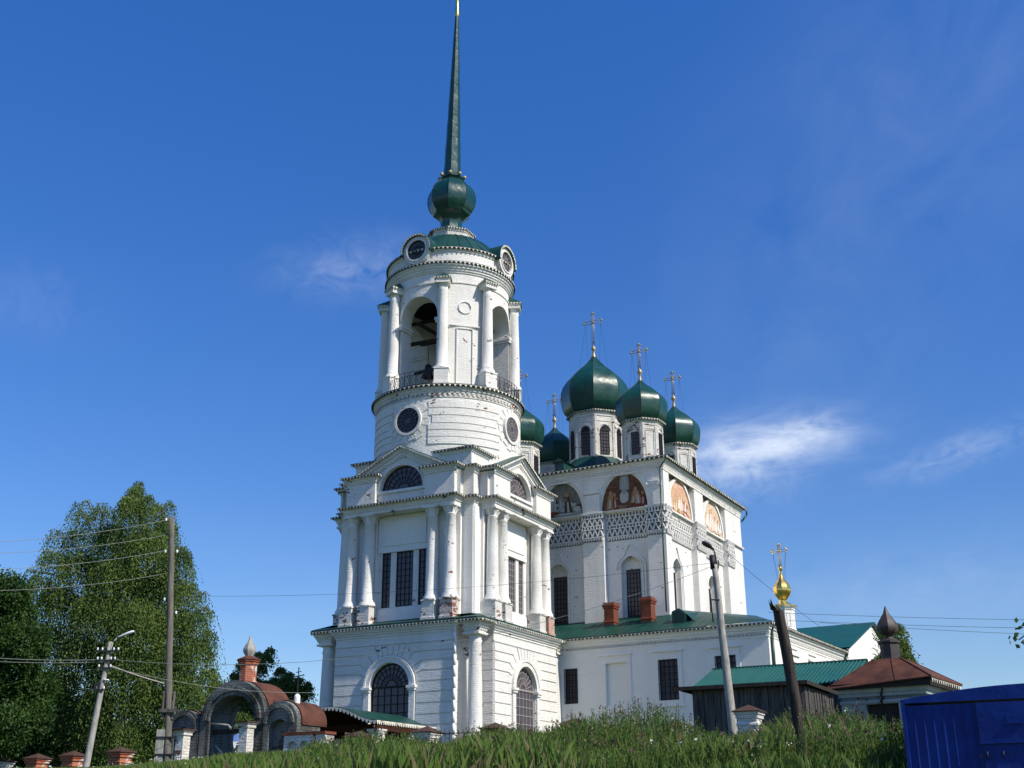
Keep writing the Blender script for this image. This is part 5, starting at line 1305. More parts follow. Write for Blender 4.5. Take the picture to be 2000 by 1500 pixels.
for k in range(4):
    a = Vector((*q[k], zr[k] + .01)); b = Vector((*i_[k], 7.13)); mb.tube(a, b, .035, n=5)
for f in (.33, .66):
    a = Vector((-LW * f, 0, 5.72 + .3 * (1 - f) + .015)); b = Vector((-1.85 - 1.25 * f, 1.8, 7.13)); mb.tube(a, b, .018, n=4)
mb.build('roof_seam', RUST, hr)
mb = MB()
for (x0, x1, y0, y1) in ((-LW + .1, -.1, .12, .26), (-.26, -.12, .26, LD - .1)): mb.box(x0, x1, y0, y1, 5.66, 5.90 if y0 < .2 else 5.93)
mb.build('eaves_board', DARKWOOD, hp, hb)
mb = MB(); mb.M = Matrix(((0, -1, 0, -.09), (1, 0, 0, 0), (0, 0, 1, 0), (0, 0, 0, 1)))
mb.M = I4; mb.fringe([(-.05, .1), (-.05, LD - .1)], 0, 5.94, .17, .34, .14, False); mb.build('fringe', FRINGE, hr)
cxp, cyp = -2.48, 2.45
P8 = [(cxp + .44 * math.cos(A0 + k * math.pi / 4), cyp + .44 * math.sin(A0 + k * math.pi / 4)) for k in range(8)]
DKTIN = metal_paint('dark_rusted_tin', (.050, .036, .030), .6, .4)
mb = MB(); mb.sweep(P8, [(.03, 7.0), (.03, 7.2), (0, 7.22), (0, 7.86), (.07, 7.9), (.07, 7.98), (-.1, 8.1)]); mb.cap(P8, 8.1, -.1); cd = mb.build('cupola_drum', DKTIN, hp, hb)
mb = MB(); mb.lathe([(.33, 8.08), (.18, 8.2), (.2, 8.27), (.38, 8.34), (.50, 8.54), (.50, 8.68), (.41, 8.90), (.27, 9.12), (.15, 9.30), (.09, 9.46), (.05, 9.60), (.02, 9.66)], 8, cxp, cyp, A0, facet=True); mb.build('cupola_onion', DKTIN, hp, hb)

B0 = at(1773, 1500, 22.0); kb = .15
kk = root('blue_metal_kiosk', (B0.x, B0.y, kb), 27.7, 'bright blue corrugated steel kiosk with a low arched roof, at the right edge', 'kiosk')
KW, KD = 4.6, 2.6
mb = MB(); 
def ribbed(mb, L, z0, z1, step=.165):
    n_ = int(L / step); pts = []
    for i in range(n_):
        x = i * step; pts += [(x, 0), (x + step * .80, 0), (x + step * .84, -.014), (x + step * .96, -.014)]
    pts.append((L, 0)); A = [mb.pt(x, y, z0) for x, y in pts]; B = [mb.pt(x, y, z1) for x, y in pts]
    for i in range(len(pts) - 1): mb.face((A[i], A[i + 1], B[i + 1], B[i]))
mb.M = Matrix.Translation((.05, .05, 0)); ribbed(mb, KW - .1, kb, 1.93); mb.M = Matrix(((0, -1, 0, KW - .05), (1, 0, 0, .05), (0, 0, 1, 0), (0, 0, 0, 1))); ribbed(mb, KD - .1, kb, 1.93)
mb.M = Matrix(((0, 1, 0, .05), (-1, 0, 0, KD - .05), (0, 0, 1, 0), (0, 0, 0, 1))); ribbed(mb, KD - .1, kb, 1.93); mb.M = I4
mb.build('ribbed_wall', BLUE, kk, kb)
mb = MB(); n_ = 20; out = [(KW * i / n_, 2.03 + .19 * (1 - (2 * i / n_ - 1) ** 2)) for i in range(n_ + 1)]
mb.prism([(0, 1.97)] + [(KW, 1.97)] + out[::-1], 0.0, KD); mb.build('arched_roof', BLUE, kk, kb)
mb = MB(); mb.box(1.27, KW - .4, .0, .045, 1.26, 1.93); mb.box(1.27, KW - .4, -.02, .0, 1.235, 1.265); mb.build('front_panel', BLUE, kk, kb)
mb = MB(); mb.box(1.30, KW - .4, .02, .046, .3, 1.235); o = mb.build('shutter', BLUE, kk, kb)
for x in (1.95, 2.9): m2 = MB(); m2.box(x, x + .012, .01, .02, .3, 1.2); m2.build('shutter_seam', BLUE, o)
mb = MB(); mb.box(1.74, 1.99, -.012, .0, 1.57, 1.72); mb.box(1.72, 2.01, -.03, .0, 1.555, 1.572); mb.build('vent_flap', BLUE, kk, kb)
for x in (1.36, 1.62):
    for z in (.55, 1.05): mb = MB(); mb.tube((x, -.005, z - .06), (x, -.005, z + .06), .014, n=6); mb.build('hinge', IRON, kk, kb)
mb = MB(); mb.box(2.22, 2.40, -.01, .02, .78, .83); mb.box(2.28, 2.34, -.035, -.01, .70, .80); mb.build('hasp_and_padlock', IRON, kk, kb)
mb = MB(); mb.box(.0, .06, .0, .05, kb, 1.97); mb.build('corner_angle', BLUE, kk, kb)

# ------------------------------------------------------------------ poles and lamps
def insul(parent, p, mat=WHITEMETAL, r=.035, h=.10):
    m_ = MB(); m_.lathe([(r * .5, p[2]), (r, p[2] + h * .3), (r * .75, p[2] + h * .5), (r, p[2] + h * .75), (.001, p[2] + h)], 8, p[0], p[1]); m_.build('insulator', mat, parent)
def wobble_pole(base, top, r0, r1, name, mat, parent, seed=1, n=10, wob=.02, seg=12):
    rn = random.Random(seed); mb = MB(); pts = []; rs = []
    for i in range(n + 1):
        t = i / n; p = Vector(base) * (1 - t) + Vector(top) * t; p += Vector((rn.uniform(-wob, wob), rn.uniform(-wob, wob), 0)) * (1 if 0 < i < n else 0); pts.append(p); rs.append(r0 + (r1 - r0) * t)
    rings = [[mb.pt(p.x + r * math.cos(2 * math.pi * k / seg), p.y + r * math.sin(2 * math.pi * k / seg), p.z) for k in range(seg)] for p, r in zip(pts, rs)]
    mb.smooth = True
    for a, b in zip(rings, rings[1:]):
        for k in range(seg): mb.face((a[k], a[(k + 1) % seg], b[(k + 1) % seg], b[k]))
    mb.smooth = False; mb.face(rings[-1]); return mb.build(name, mat, parent)
def lamp_head(parent, a, b, mat, r=.11):
    a = Vector(a); b = Vector(b); d = (b - a); L = d.length; mb = MB()
    mb.M = Matrix.Translation(a) @ d.to_track_quat('X', 'Z').to_matrix().to_4x4() @ Matrix.Rotation(math.pi / 2, 4, 'Y') @ Matrix.Diagonal((.62, 1, 1, 1))
    mb.lathe([(.02, 0), (.045, .02), (.05, L * .2), (r * .8, L * .4), (r, L * .68), (r * .85, L * .9), (r * .4, L * .99), (.001, L)], 14); return mb.build('lamp_head', mat, parent)
# left: leaning concrete lamp post
bz = gz((-14.53, 42)) - .3
lp = root('leaning_lamp_post', (-14.53, 42, bz), 0, 'leaning concrete lamp post with a white lamp and many insulators, by the birch', 'lamp post')
top = Vector((.44, 0, 5.95 - bz)); wobble_pole((0, 0, 0), tuple(top), .13, .075, 'post', CONC, lp, 2, 10, .004)
def lpz(z): t = (z - bz) / top.z; return Vector((top.x * t, 0, z - bz))
for z, span in ((5.62, .36), (5.30, .30), (5.04, .20), (4.30, .12)):
    c_ = lpz(z); mb = MB(); mb.box(c_.x - span, c_.x + span, -.13, -.08, c_.z - .03, c_.z + .03); o = mb.build('crossarm', IRON, lp)
    for s_ in ((-1, -.55, .55, 1) if span > .25 else (-1, 1)): insul(o, (c_.x + s_ * span, -.11, c_.z + .03))
mb = MB(); a = lpz(5.5); mb.chain([a + Vector((.06, -.05, 0)), a + Vector((.13, -.05, .42)), a + Vector((.26, -.05, .58)), a + Vector((.36, -.05, .62))], [.022] * 4, 6); mb.build('bracket', CONC, lp)
a = lpz(5.5); lamp_head(lp, a + Vector((.28, -.05, .60)), a + Vector((.84, -.05, .82)), WHITEMETAL, .085)
c_ = lpz(4.66); lamp_head(lp, c_ + Vector((.05, -.1, 0)), c_ + Vector((.24, -.1, -.03)), WHITEMETAL, .045)
mb = MB(); c_ = lpz(4.4); mb.box(c_.x - .22, c_.x - .06, -.14, .02, c_.z - .12, c_.z + .16); mb.build('junction_box', IRON, lp)
# left: tall wooden pole lashed to a concrete foot
bz = gz((-12.49, 45)) - .3
wp = root('tall_wooden_pole', (-12.49, 45, bz), 0, 'tall grey wooden utility pole lashed to a concrete stub, left of the gate', 'utility pole')
tp_ = Vector((-.78, 0, 11.16 - bz)); wobble_pole((0, 0, 0), tuple(tp_), .145, .11, 'pole', GREYWOOD, wp, 4, 14, .012)
def wpz(z): t = (z - bz) / tp_.z; return Vector((tp_.x * t, 0, z - bz))
mb = MB(); mb.box(-.52, -.22, -.12, .12, 0, 3.2 - bz); mb.build('concrete_stub', CONC, wp)
for z in (2.9, 2.3): mb = MB(); mb.box(-.55, .18, -.17, .17, z - bz, z - bz + .05); mb.build('lashing', IRON, wp)
c_ = wpz(3.86); mb = MB(); mb.box(c_.x - .32, c_.x + .42, -.2, -.14, c_.z - .06, c_.z + .06); mb.build('nailed_plank', PLANK, wp)
for dx_ in (-.19, .19): mb = MB(); mb.box(c_.x + dx_ - .03, c_.x + dx_ + .03, -.1, -.03, c_.z - .3, c_.z + .7); mb.build('side_batten', GREYWOOD, wp)
for z, s_ in ((11.0, -1), (9.75, -1), (9.75, 1), (7.9, -1), (7.4, 1)):
    c_ = wpz(z); mb = MB(); mb.tube((c_.x + s_ * .08, 0, c_.z), (c_.x + s_ * .22, 0, c_.z), .014, n=5); o = mb.build('hook', IRON, wp); insul(o, (c_.x + s_ * .22, 0, c_.z), r=.05, h=.13)
# right: concrete lamp post with dark sleeve
bz = gz((7.21, 40)) - .3
rp = root('concrete_lamp_post', (7.21, 40, bz), 0, 'tapering pale concrete lamp post with dark sleeve and drooping lamp before the cathedral', 'lamp post')
tp2 = Vector((-.33, 0, 8.2 - bz)); wobble_pole((0, 0, 0), tuple(tp2), .165, .10, 'post', CONC, rp, 6, 12, .008)
def rpz(z): t = (z - bz) / tp2.z; return Vector((tp2.x * t, 0, z - bz))
a = rpz(8.05); b = rpz(8.52); mb = MB(); mb.tube(a + Vector((-.04, 0, 0)), b + Vector((-.05, 0, 0)), .105, .095, 12); mb.build('dark_sleeve', IRON, rp)
mb = MB(); mb.chain([rpz(8.0) + Vector((.09, -.03, 0)), rpz(8.5) + Vector((.07, -.03, 0)), rpz(8.72) + Vector((.03, -.03, 0)), rpz(8.74) + Vector((-.06, -.03, 0))], [.025] * 4, 6); mb.build('bracket', IRON, rp)
lamp_head(rp, rpz(8.72) + Vector((.02, -.05, 0)), rpz(8.8) + Vector((-.38, -.45, .10)), metal_paint('dark_lamp_casing', (.06, .065, .08), .4), .13)
mb = MB(); mb.chain([rpz(7.95) + Vector((.08, -.03, 0)), rpz(8.2) + Vector((.15, -.03, 0)), rpz(8.35) + Vector((.14, -.03, 0))], [.02] * 3, 5); mb.build('hook', IRON, rp)
mb = MB(); a = rpz(7.0); mb.chain([a + Vector((-.26, -.02, .2)), a + Vector((-.25, -.02, -.2)), a + Vector((-.22, -.02, -.75))], [.022] * 3, 6); mb.box(a.x - .28, a.x + .02, -.14, -.1, a.z - .04, a.z); mb.build('standoff_pipe', IRON, rp)
# right foreground: broken wooden pole
bz = gz((5.8, 25)) - .3
sp_ = root('broken_wooden_pole', (5.86, 25, bz), 0, 'dark cracked wooden pole with a splintered top, nearest to the camera at right', 'utility pole')
mb = MB(); mb.smooth = True; pts = [(0, 0, 0), (-.02, 0, .9), (-.09, 0, 1.8), (-.17, 0, 2.7), (-.27, 0, 3.5), (-.36, 0, 4.42 - bz)]
rings = []; rn = random.Random(8); prof_ = [1 + .09 * math.sin(k * 2.3) + rn.uniform(-.06, .06) for k in range(16)]
for i, p in enumerate(pts):
    r = .125 - .005 * i; rings.append([mb.pt(p[0] + r * prof_[k] * math.cos(2 * math.pi * k / 16 + i * .08), p[1] + r * prof_[k] * math.sin(2 * math.pi * k / 16 + i * .08), p[2] - (.24 * (.5 + .5 * math.cos(2 * math.pi * k / 16 + .3)) + .10 * (k % 3) if i == len(pts) - 1 else 0)) for k in range(16)])
for a, b in zip(rings, rings[1:]):
    for k in range(16): mb.face((a[k], a[(k + 1) % 16], b[(k + 1) % 16], b[k]))
mb.smooth = False; mb.face(rings[-1]); mb.build('pole', wood_mat('cracked_dark_wood', (.075, .062, .052), (.018, .015, .013), sc3=(9, 9, .5)), sp_)

# ------------------------------------------------------------------ wires
def wire(a, b, sag, r, label, mat=IRON, group=None, n=18):
    a = Vector(a); b = Vector(b); o = MB()
    pts = [a.lerp(b, i / n) - Vector((0, 0, sag * 4 * (i / n) * (1 - i / n))) for i in range(n + 1)]
    for p, q in zip(pts, pts[1:]): o.tube(p - a, q - a, r, n=5, caps=False)
    w_ = o.build('power_wire', mat); w_.location = a; tag(w_, label, 'power wire', group)
GW = Mat('grey_wire', (.23, .24, .22), .6).m; DW = Mat('dark_wire', (.05, .055, .06), .6).m
W0 = Vector((-12.49, 45, gz((-12.49, 45)) - .3))
for (z, sgn, py, nm) in ((11.05, -1, 1062, 'highest'), (10.45, -1, 1080, 'second highest'), (9.85, -1, 1112, 'third highest'), (8.95, -1, 1152, 'lowest')):
    c_ = wpz(z) + W0; wire((c_.x - .15, 45, z), at(-160, py, 38), .25, .008, '%s of the four thin wires from the tall wooden pole across the birch' % nm, GW, 'wires crossing the birch')
c_ = wpz(8.1) + W0; rl = rpz(8.2) + Vector((7.21, 40, gz((7.21, 40)) - .3))
wire((c_.x + .12, 45, 8.1), (rl.x - .1, 40, 8.25), .35, .0055, 'thin wire from the tall wooden pole across the tower to the concrete lamp post', DW)
L0 = lpz(5.08) + Vector((-14.53, 42, gz((-14.53, 42)) - .3)); r2 = rpz(7.0) + Vector((7.21, 40, gz((7.21, 40)) - .3))
wire(L0 + Vector((.1, 0, 0)), r2 + Vector((-.12, 0, 0)), 1.25, .008, 'sagging cable between the two lamp posts, passing before the gate', GW)
wire(L0 + Vector((.1, 0, -.25)), fpt(16.6, -.2).to_3d() + Vector((0, 0, 4.55)), .25, .008, 'cable from the leaning lamp post towards the right side of the gate', GW)
wire(L0 + Vector((.1, 0, -.2)), W0 + wpz(4.15) + Vector((-.15, -.1, 0)), .03, .028, 'thick grey cable from the leaning lamp post down to the tall wooden pole', CONC)
wire(L0 + Vector((-.1, 0, .0)), at(-150, 1272, 40), .12, .010, 'upper of two wires running from the leaning lamp post out to the left', GW)
wire(L0 + Vector((-.1, 0, -.08)), at(-150, 1280, 41), .12, .010, 'lower of two wires running from the leaning lamp post out to the left', GW)
wire(rl + Vector((.1, 0, -.3)), at(1640, 1250, 50), .15, .008, 'wire sloping from the concrete lamp post down towards the rusty hipped roof', DW)
wire(at(1500, 1196, 79), at(2150, 1212, 75), .1, .013, 'uppermost of three distant wires in the sky over the blue kiosk', DW, 'distant wires at the right')
wire(at(1540, 1212, 78), at(2150, 1228, 75), .1, .013, 'middle of three distant wires in the sky over the blue kiosk', DW, 'distant wires at the right')
wire(at(1600, 1216, 76), at(2150, 1243, 75), .1, .013, 'lowest of three distant wires in the sky over the blue kiosk', DW, 'distant wires at the right')

# ------------------------------------------------------------------ small well canopy seen through the gate
wz = gz((-13.7, 61)) 
wc = root('well_canopy', (-13.7, 61.5, wz), 20, 'small blue well canopy with white scalloped edge, seen through the main arch of the gate', 'canopy')
BLW = metal_paint('soft_blue_roof', (.10, .18, .42), .5)
mb = MB(); h0 = 3.72 - wz
mb.lathe([(.95, h0), (.35, h0 + .32), (.14, h0 + .42)], 12); o = mb.build('canopy_roof', BLW, wc)
mb = MB(); mb.lathe([(.14, h0 + .42), (.12, h0 + .72), (.16, h0 + .8), (.001, h0 + .9)], 10); mb.build('white_neck', WHITEMETAL, o)
mb = MB(); mb.fringe(circle(.95, 24), 0, h0, .3, .19, .13); mb.build('fringe', WHITEMETAL, o)
for sx in (-.6, .6):
    for sy in (-.6, .6): mb = MB(); mb.tube((sx, sy, 0), (sx, sy, h0 + .1), .05, n=6); mb.build('canopy_post', WHITEMETAL, wc)

# ------------------------------------------------------------------ vegetation
def np_mesh(name, quads, mats, midx=None, parent=None):
    """quads: (n,k,3) array, k = 3 or 4"""
    n, k, _ = quads.shape; me = bpy.data.meshes.new(name); me.vertices.add(n * k); me.vertices.foreach_set('co', quads.reshape(-1).astype(np.float32))
    me.loops.add(n * k); me.loops.foreach_set('vertex_index', np.arange(n * k, dtype=np.int32)); me.polygons.add(n)
    me.polygons.foreach_set('loop_start', np.arange(0, n * k, k, dtype=np.int32))
    try: me.polygons.foreach_set('loop_total', np.full(n, k, dtype=np.int32))
    except Exception: pass
    for mm in mats: me.materials.append(mm)
    if midx is not None: me.polygons.foreach_set('material_index', midx.astype(np.int32))
    me.update(calc_edges=True); me.validate(); o = bpy.data.objects.new(name, me); col.objects.link(o)
    if parent: o.parent = parent
    return o
def leaves(P, D, size, rng, aspect=.55, bydist=False):
    """leaf quads at points P pointing roughly along D"""
    n = len(P); D = D / np.linalg.norm(D, axis=1, keepdims=True); r = rng.normal(size=(n, 3)); S = np.cross(D, r); S /= np.linalg.norm(S, axis=1, keepdims=True) + 1e-9
    L = size * rng.uniform(.6, 1.3, (n, 1)) * (P[:, 1:2] / 38.0 if bydist else 1.0); W = L * aspect * .5
    return np.stack([P, P + D * L * .5 + S * W, P + D * L, P + D * L * .5 - S * W], axis=1)
def crown(rng, clumps, nstr, per, size, droop, root_loc, spread=.35, strand=.9):
    out = []
    tot_ = sum(c[1] ** 2 for c in clumps)
    for (c, r, dens) in clumps:
        m_ = int(nstr * r * r / tot_ * dens)
        d = rng.normal(size=(m_, 3)); d /= np.linalg.norm(d, axis=1, keepdims=True)
        rr = r * rng.uniform(.25, 1.0, (m_, 1)) ** .55; d[:, 2] = np.where((droop > .3) & (d[:, 2] < -.2), -d[:, 2], d[:, 2]); s0 = np.array(c) + d * rr * np.array([1, 1, .8])
        dirn = np.concatenate([d[:, :2] * spread, np.full((m_, 1), -droop) + d[:, 2:] * (.3 if droop > .3 else .8)], axis=1) + rng.normal(size=(m_, 3)) * .18
        Ls = strand * rng.uniform(.35, 1.25, (m_, 1))
        for k in range(per):
            t = k / max(1, per - 1); p = s0 + dirn * Ls * t + np.stack([np.zeros(m_), np.zeros(m_), -droop * .5 * (t * Ls[:, 0]) ** 2], 1) + rng.normal(size=(m_, 3)) * .025
            out.append(leaves(p, dirn * .6 + rng.normal(size=(m_, 3)) * .55 + np.array([0, 0, -droop * .7]), size, rng, .5))
    return np.concatenate(out) - np.array(root_loc)
def tree(name, loc, label, cat, clumps, trunk, mats, seed, nstr, per, size, droop, group=None, strand=.9, forks=10, tr=.28):
    rng = np.random.default_rng(seed); rn = random.Random(seed)
    r = root(name, loc, 0, label, cat, group)
    np_mesh('crown', crown(rng, clumps, nstr, per, size, droop, loc, strand=strand), [mats[0]], parent=r)
    mb = MB(); L0_ = Vector(loc); H = max(c[0][2] for c in clumps) - loc[2]; top_ = Vector(trunk) - L0_
    pts = [Vector((0, 0, -.3))]; n_ = 8
    for i in range(1, n_ + 1):
        t = i / n_; pts.append(top_ * t + Vector((rn.uniform(-.15, .15), rn.uniform(-.15, .15), 0)) * (t))
    rs = [tr * (1 - .93 * i / n_) for i in range(n_ + 1)]; mb.chain(pts, rs, 9)
    for c, rad, dn_ in clumps:
        c = Vector(c) - L0_; s_ = min(.92, max(.15, (c.z - 1.5 - rad * .4) / max(1, top_.z))); i = s_ * n_; k = int(i); a = pts[k].lerp(pts[min(n_, k + 1)], i - k)
        mid = a.lerp(c, .5) + Vector((rn.uniform(-.3, .3), rn.uniform(-.3, .3), rn.uniform(0, .4))); q = tr * (.34 - .27 * s_) + .008
        mb.chain([a, mid, c], [q, q * .6, q * .25], 5)
        for j in range(4):
            e = c + Vector((rn.uniform(-1, 1), rn.uniform(-1, 1), rn.uniform(-.6, 1))) * rad * .8; mb.chain([mid.lerp(c, .4 + .15 * j), e], [q * .3, .008], 4)
    mb.build('trunk', mats[1], r); return r
def cl_(lst, Y, jit=1.2, seed=1, k=1.0):
    rn = random.Random(seed); out = []
    for t in lst:
        px, py, rp = t[:3]; dn_ = t[3] if len(t) > 3 else 1.0; p = at(px, py, Y + rn.uniform(-jit, jit)); out.append((tuple(p), k * rp * Y / 2463, dn_))
    return out
BC = [(272, 945, 14, 1.2), (262, 962, 22, 1.3), (248, 975, 16, 1.2), (290, 975, 18, 1.2), (150, 985, 12, .9), (170, 980, 12, .9), (330, 985, 16, .9), (62, 1115, 14, .8), (396, 1160, 14, .9), (412, 1195, 12, .9), (268, 958, 22, .9), (255, 985, 34, .8), (200, 1000, 34, .6), (158, 1005, 26, .45), (150, 1045, 34, .55), (305, 995, 30, .9), (325, 1030, 34), (108, 1045, 26, .45), (215, 1050, 52, .8), (285, 1060, 56), (345, 1085, 40), (100, 1090, 34, .6), (155, 1100, 50, .8), (230, 1120, 66), (310, 1140, 62), (362, 1150, 34), (75, 1140, 32, .7), (115, 1170, 52, .8), (190, 1190, 66, .9), (270, 1210, 70), (345, 1215, 48), (385, 1205, 24), (402, 1190, 12, .7), (95, 1240, 50, .7), (160, 1270, 62, .7), (240, 1290, 70, .8), (325, 1290, 62), (385, 1265, 36), (410, 1240, 20), (120, 1330, 50, .5), (200, 1370, 58, .55), (290, 1370, 62, .8), (360, 1345, 48), (410, 1320, 28), (330, 1420, 40, .6), (245, 1430, 44, .4)]
lx = at(235, 1480, 60); tree('birch_tree', (lx.x, 60, 2.0), 'big weeping birch behind the wooden pole, tallest tree at the left', 'birch tree', cl_(BC, 60, 1.8, 2, .80), at(255, 1075, 60), (LEAF_BIRCH, BARK), 11, 19500, 13, .12, 1.0, strand=2.1, tr=.24)
BC2 = [(425, 1345, 22), (405, 1385, 30), (440, 1390, 18, .8), (385, 1430, 34, .7), (430, 1430, 26, .6)]
lx = at(408, 1470, 66); tree('birch_tree', (lx.x, 66, 2.6), 'small birch with thin foliage just behind the left part of the gate', 'birch tree', cl_(BC2, 66, .8, 3), at(415, 1350, 66), (LEAF_BIRCH, BARK), 12, 2200, 6, .14, .8, tr=.14)
TC = [(-40, 1165, 60), (15, 1160, 45), (30, 1200, 42), (-30, 1240, 70), (50, 1260, 50), (20, 1320, 60), (75, 1340, 40), (-40, 1350, 70), (60, 1400, 45), (0, 1420, 60), (-100, 1250, 80)]
lx = at(-10, 1490, 53); tree('leafy_tree', (lx.x, 53, 1.3), 'dense dark green broad-leaved tree cut by the left edge', 'tree', cl_(TC, 53, 1.2, 4), at(-10, 1190, 53), (LEAF_DARK, BARKD), 13, 22000, 4, .15, .12, strand=.4, tr=.3)
SH = [(130, 1430, 45), (60, 1440, 40), (200, 1440, 40), (270, 1445, 36), (-10, 1450, 40), (320, 1460, 24), (0, 1475, 34), (70, 1478, 34), (140, 1480, 34), (210, 1482, 34), (280, 1484, 30), (100, 1380, 45), (180, 1390, 38), (40, 1380, 45)]
lx = at(140, 1490, 66); tree('undergrowth_bush', (lx.x, 66, 2.0), 'dark shaded undergrowth beneath the birch, behind the brick fence pillars', 'bush', cl_(SH, 66, 2.5, 5), at(140, 1420, 66), (LEAF_DARK, BARKD), 14, 21000, 4, .17, .12, strand=.5, tr=.1)
T3 = [(505, 1278, 10), (528, 1270, 10), (472, 1300, 12), (548, 1310, 12), (456, 1345, 12), (500, 1300, 24), (520, 1285, 16, .8), (492, 1340, 30), (535, 1345, 34), (460, 1320, 14, .7), (480, 1390, 34), (540, 1400, 36), (515, 1440, 34)]
lx = at(505, 1470, 92); tree('birch_tree', (lx.x, 92, 4.0), 'birch behind the brick neck of the gate', 'birch tree', cl_(T3, 92, 1.5, 6, .85), at(505, 1300, 92), (LEAF_BIRCH, BARK), 15, 7000, 5, .18, .7, 'trees behind the gate', tr=.2)
T4 = [(566, 1318, 10), (585, 1328, 9), (601, 1335, 8), (558, 1330, 16), (580, 1350, 22), (598, 1345, 14, .7), (575, 1390, 30), (605, 1400, 22), (600, 1440, 26), (565, 1440, 26)]
lx = at(580, 1470, 90); tree('birch_tree', (lx.x, 90, 4.0), 'lower birch between the gate cross and the tower', 'birch tree', cl_(T4, 90, 1.5, 7, .85), at(580, 1345, 90), (LEAF_BIRCH, BARK), 16, 5000, 5, .18, .7, 'trees behind the gate', tr=.16)
T6 = [(455, 1440, 30), (420, 1450, 30), (490, 1455, 26), (470, 1410, 24)]
lx = at(455, 1480, 76); tree('leafy_bush', (lx.x, 76, 3.2), 'bushy greenery filling the view through the main gate arch', 'bush', cl_(T6, 76, 1.0, 8), at(455, 1430, 76), (LEAF_BIRCH, BARKD), 17, 2600, 5, .15, .4, tr=.1)
T5 = [(1742, 1232, 24), (1752, 1262, 24), (1760, 1290, 26), (1775, 1296, 14), (1735, 1295, 30), (1788, 1302, 8, .6)]
lx = at(1745, 1400, 84); tree('leafy_tree', (lx.x, 84, 4.0), 'green tree top rising behind the dark onion cupola', 'tree', cl_(T5, 84, 1.2, 9), at(1748, 1235, 84), (LEAF_BIRCH, BARK), 18, 3400, 5, .17, .6, tr=.2)
T7 = [(1752, 1432, 18), (1738, 1452, 20), (1760, 1465, 20), (1745, 1485, 24), (1722, 1478, 16)]
lx = at(1748, 1500, 25); tree('leafy_bush', (lx.x, 25, gz((lx.x, 25))), 'dark leafy bush crowding the left side of the blue kiosk', 'bush', cl_(T7, 25, .25, 10), at(1748, 1440, 25), (LEAF_DARK, BARKD), 19, 900, 4, .07, .12, strand=.2, tr=.03)
# a tree standing just outside the frame; one twig reaches in
tw = at(2050, 1240, 12); tz = gz((tw.x + 1.2, 12)); r = root('leafy_tree', (tw.x + 1.2, 12, tz), 0, 'twig of a near tree poking in at the right edge', 'tree')
mb = MB(); mb.chain([Vector((0, 0, -.2)), Vector((.05, 0, 1.6)), Vector((-.1, 0, 3.2))], [.09, .07, .04], 8)
c0 = Vector((-.02, 0, 1.5 - 0)); tips = [at(1990, 1250, 12), at(1998, 1218, 12), at(2010, 1262, 12)]
for q in tips: qq = q - Vector((tw.x + 1.2, 12, tz)); mb.chain([Vector((.03, 0, 2.6)), qq.lerp(Vector((.03, 0, 2.6)), .4) + Vector((0, 0, .1)), qq], [.02, .012, .006], 5)
mb.build('trunk', BARKD, r); rng = np.random.default_rng(3); P_ = []
bx_ = tw.x + 1.2
for cc, rr_2 in (((bx_ + .5, 12, 3.3 + tz), .8), ((bx_ + 1.2, 12.4, 2.6 + tz), .8), ((bx_ + .9, 11.6, 4.0 + tz), .7), ((bx_ + 1.8, 12, 3.5 + tz), .8)):
    for k in range(900): v_ = rng.normal(size=3); v_ /= np.linalg.norm(v_); P_.append(np.array(cc) + v_ * rr_2 * rng.uniform(.2, 1) ** .5)
for q in tips:
    for k in range(16): P_.append(np.array(q) + rng.normal(size=3) * np.array([.05, .1, .035]) + np.array([abs(rng.normal()) * .05, 0, 0]))
P_ = np.array(P_) - np.array((tw.x + 1.2, 12, tz)); np_mesh('crown', leaves(P_, rng.normal(size=(len(P_), 3)), .06, rng, .7), [LEAF_DARK], parent=r)

# meadow grass and the bank of tall weeds
rng = np.random.default_rng(77)
GZ = np.vectorize(ground_z)
def blades(n, xr, yr, hlo, hhi, wid, keep=None):
    x = rng.uniform(*xr, n); y = rng.uniform(*yr, n)
    if keep is not None: k = keep(x, y); x = x[k]; y = y[k]
    z = GZ(x, y); n = len(x); cl = .5 + .5 * np.sin(x * 1.3 + 2 * np.sin(y * .9)) * np.sin(y * 1.1 + x * .4)
    h = rng.uniform(hlo, hhi, n) * (.6 + .7 * cl); a = rng.uniform(0, 2 * np.pi, n); lean = rng.normal(size=(n, 2)) * .22 * h[:, None]
    w_ = wid * rng.uniform(.6, 1.4, n); dx_ = np.cos(a) * w_; dy_ = np.sin(a) * w_
    b0 = np.stack([x - dx_, y - dy_, z - .03], 1); b1 = np.stack([x + dx_, y + dy_, z - .03], 1)
    m1 = np.stack([x + dx_ * .8 + lean[:, 0] * .35, y + dy_ * .8 + lean[:, 1] * .35, z + h * .6], 1); t_ = np.stack([x + lean[:, 0], y + lean[:, 1], z + h], 1)
    return np.stack([b0, b1, m1, t_], 1)
def view(x, y, m_=.02): px = x / y; return (px > -.44) & (px < .44) & (y > 14)
def infence(x, y): return ((x - FO.x) * V2.x + (y - FO.y) * V2.y) 
Q1 = blades(90000, (-26, 20), (20, 58), .22, .55, .016, lambda x, y: view(x, y) & (infence(x, y) < 8) & (ground_z_fast(x, y)))if False else blades(260000, (-26, 22), (22, 56), .18, .42, .0055, lambda x, y: view(x, y) & (infence(x, y) < 6))
o = np_mesh('meadow_grass', Q1, [GRASSM, DRYM], (rng.uniform(size=len(Q1)) < .07).astype(int)); tag(o, 'bright green meadow grass on the slope below the churchyard fence', 'grass', kind='stuff')
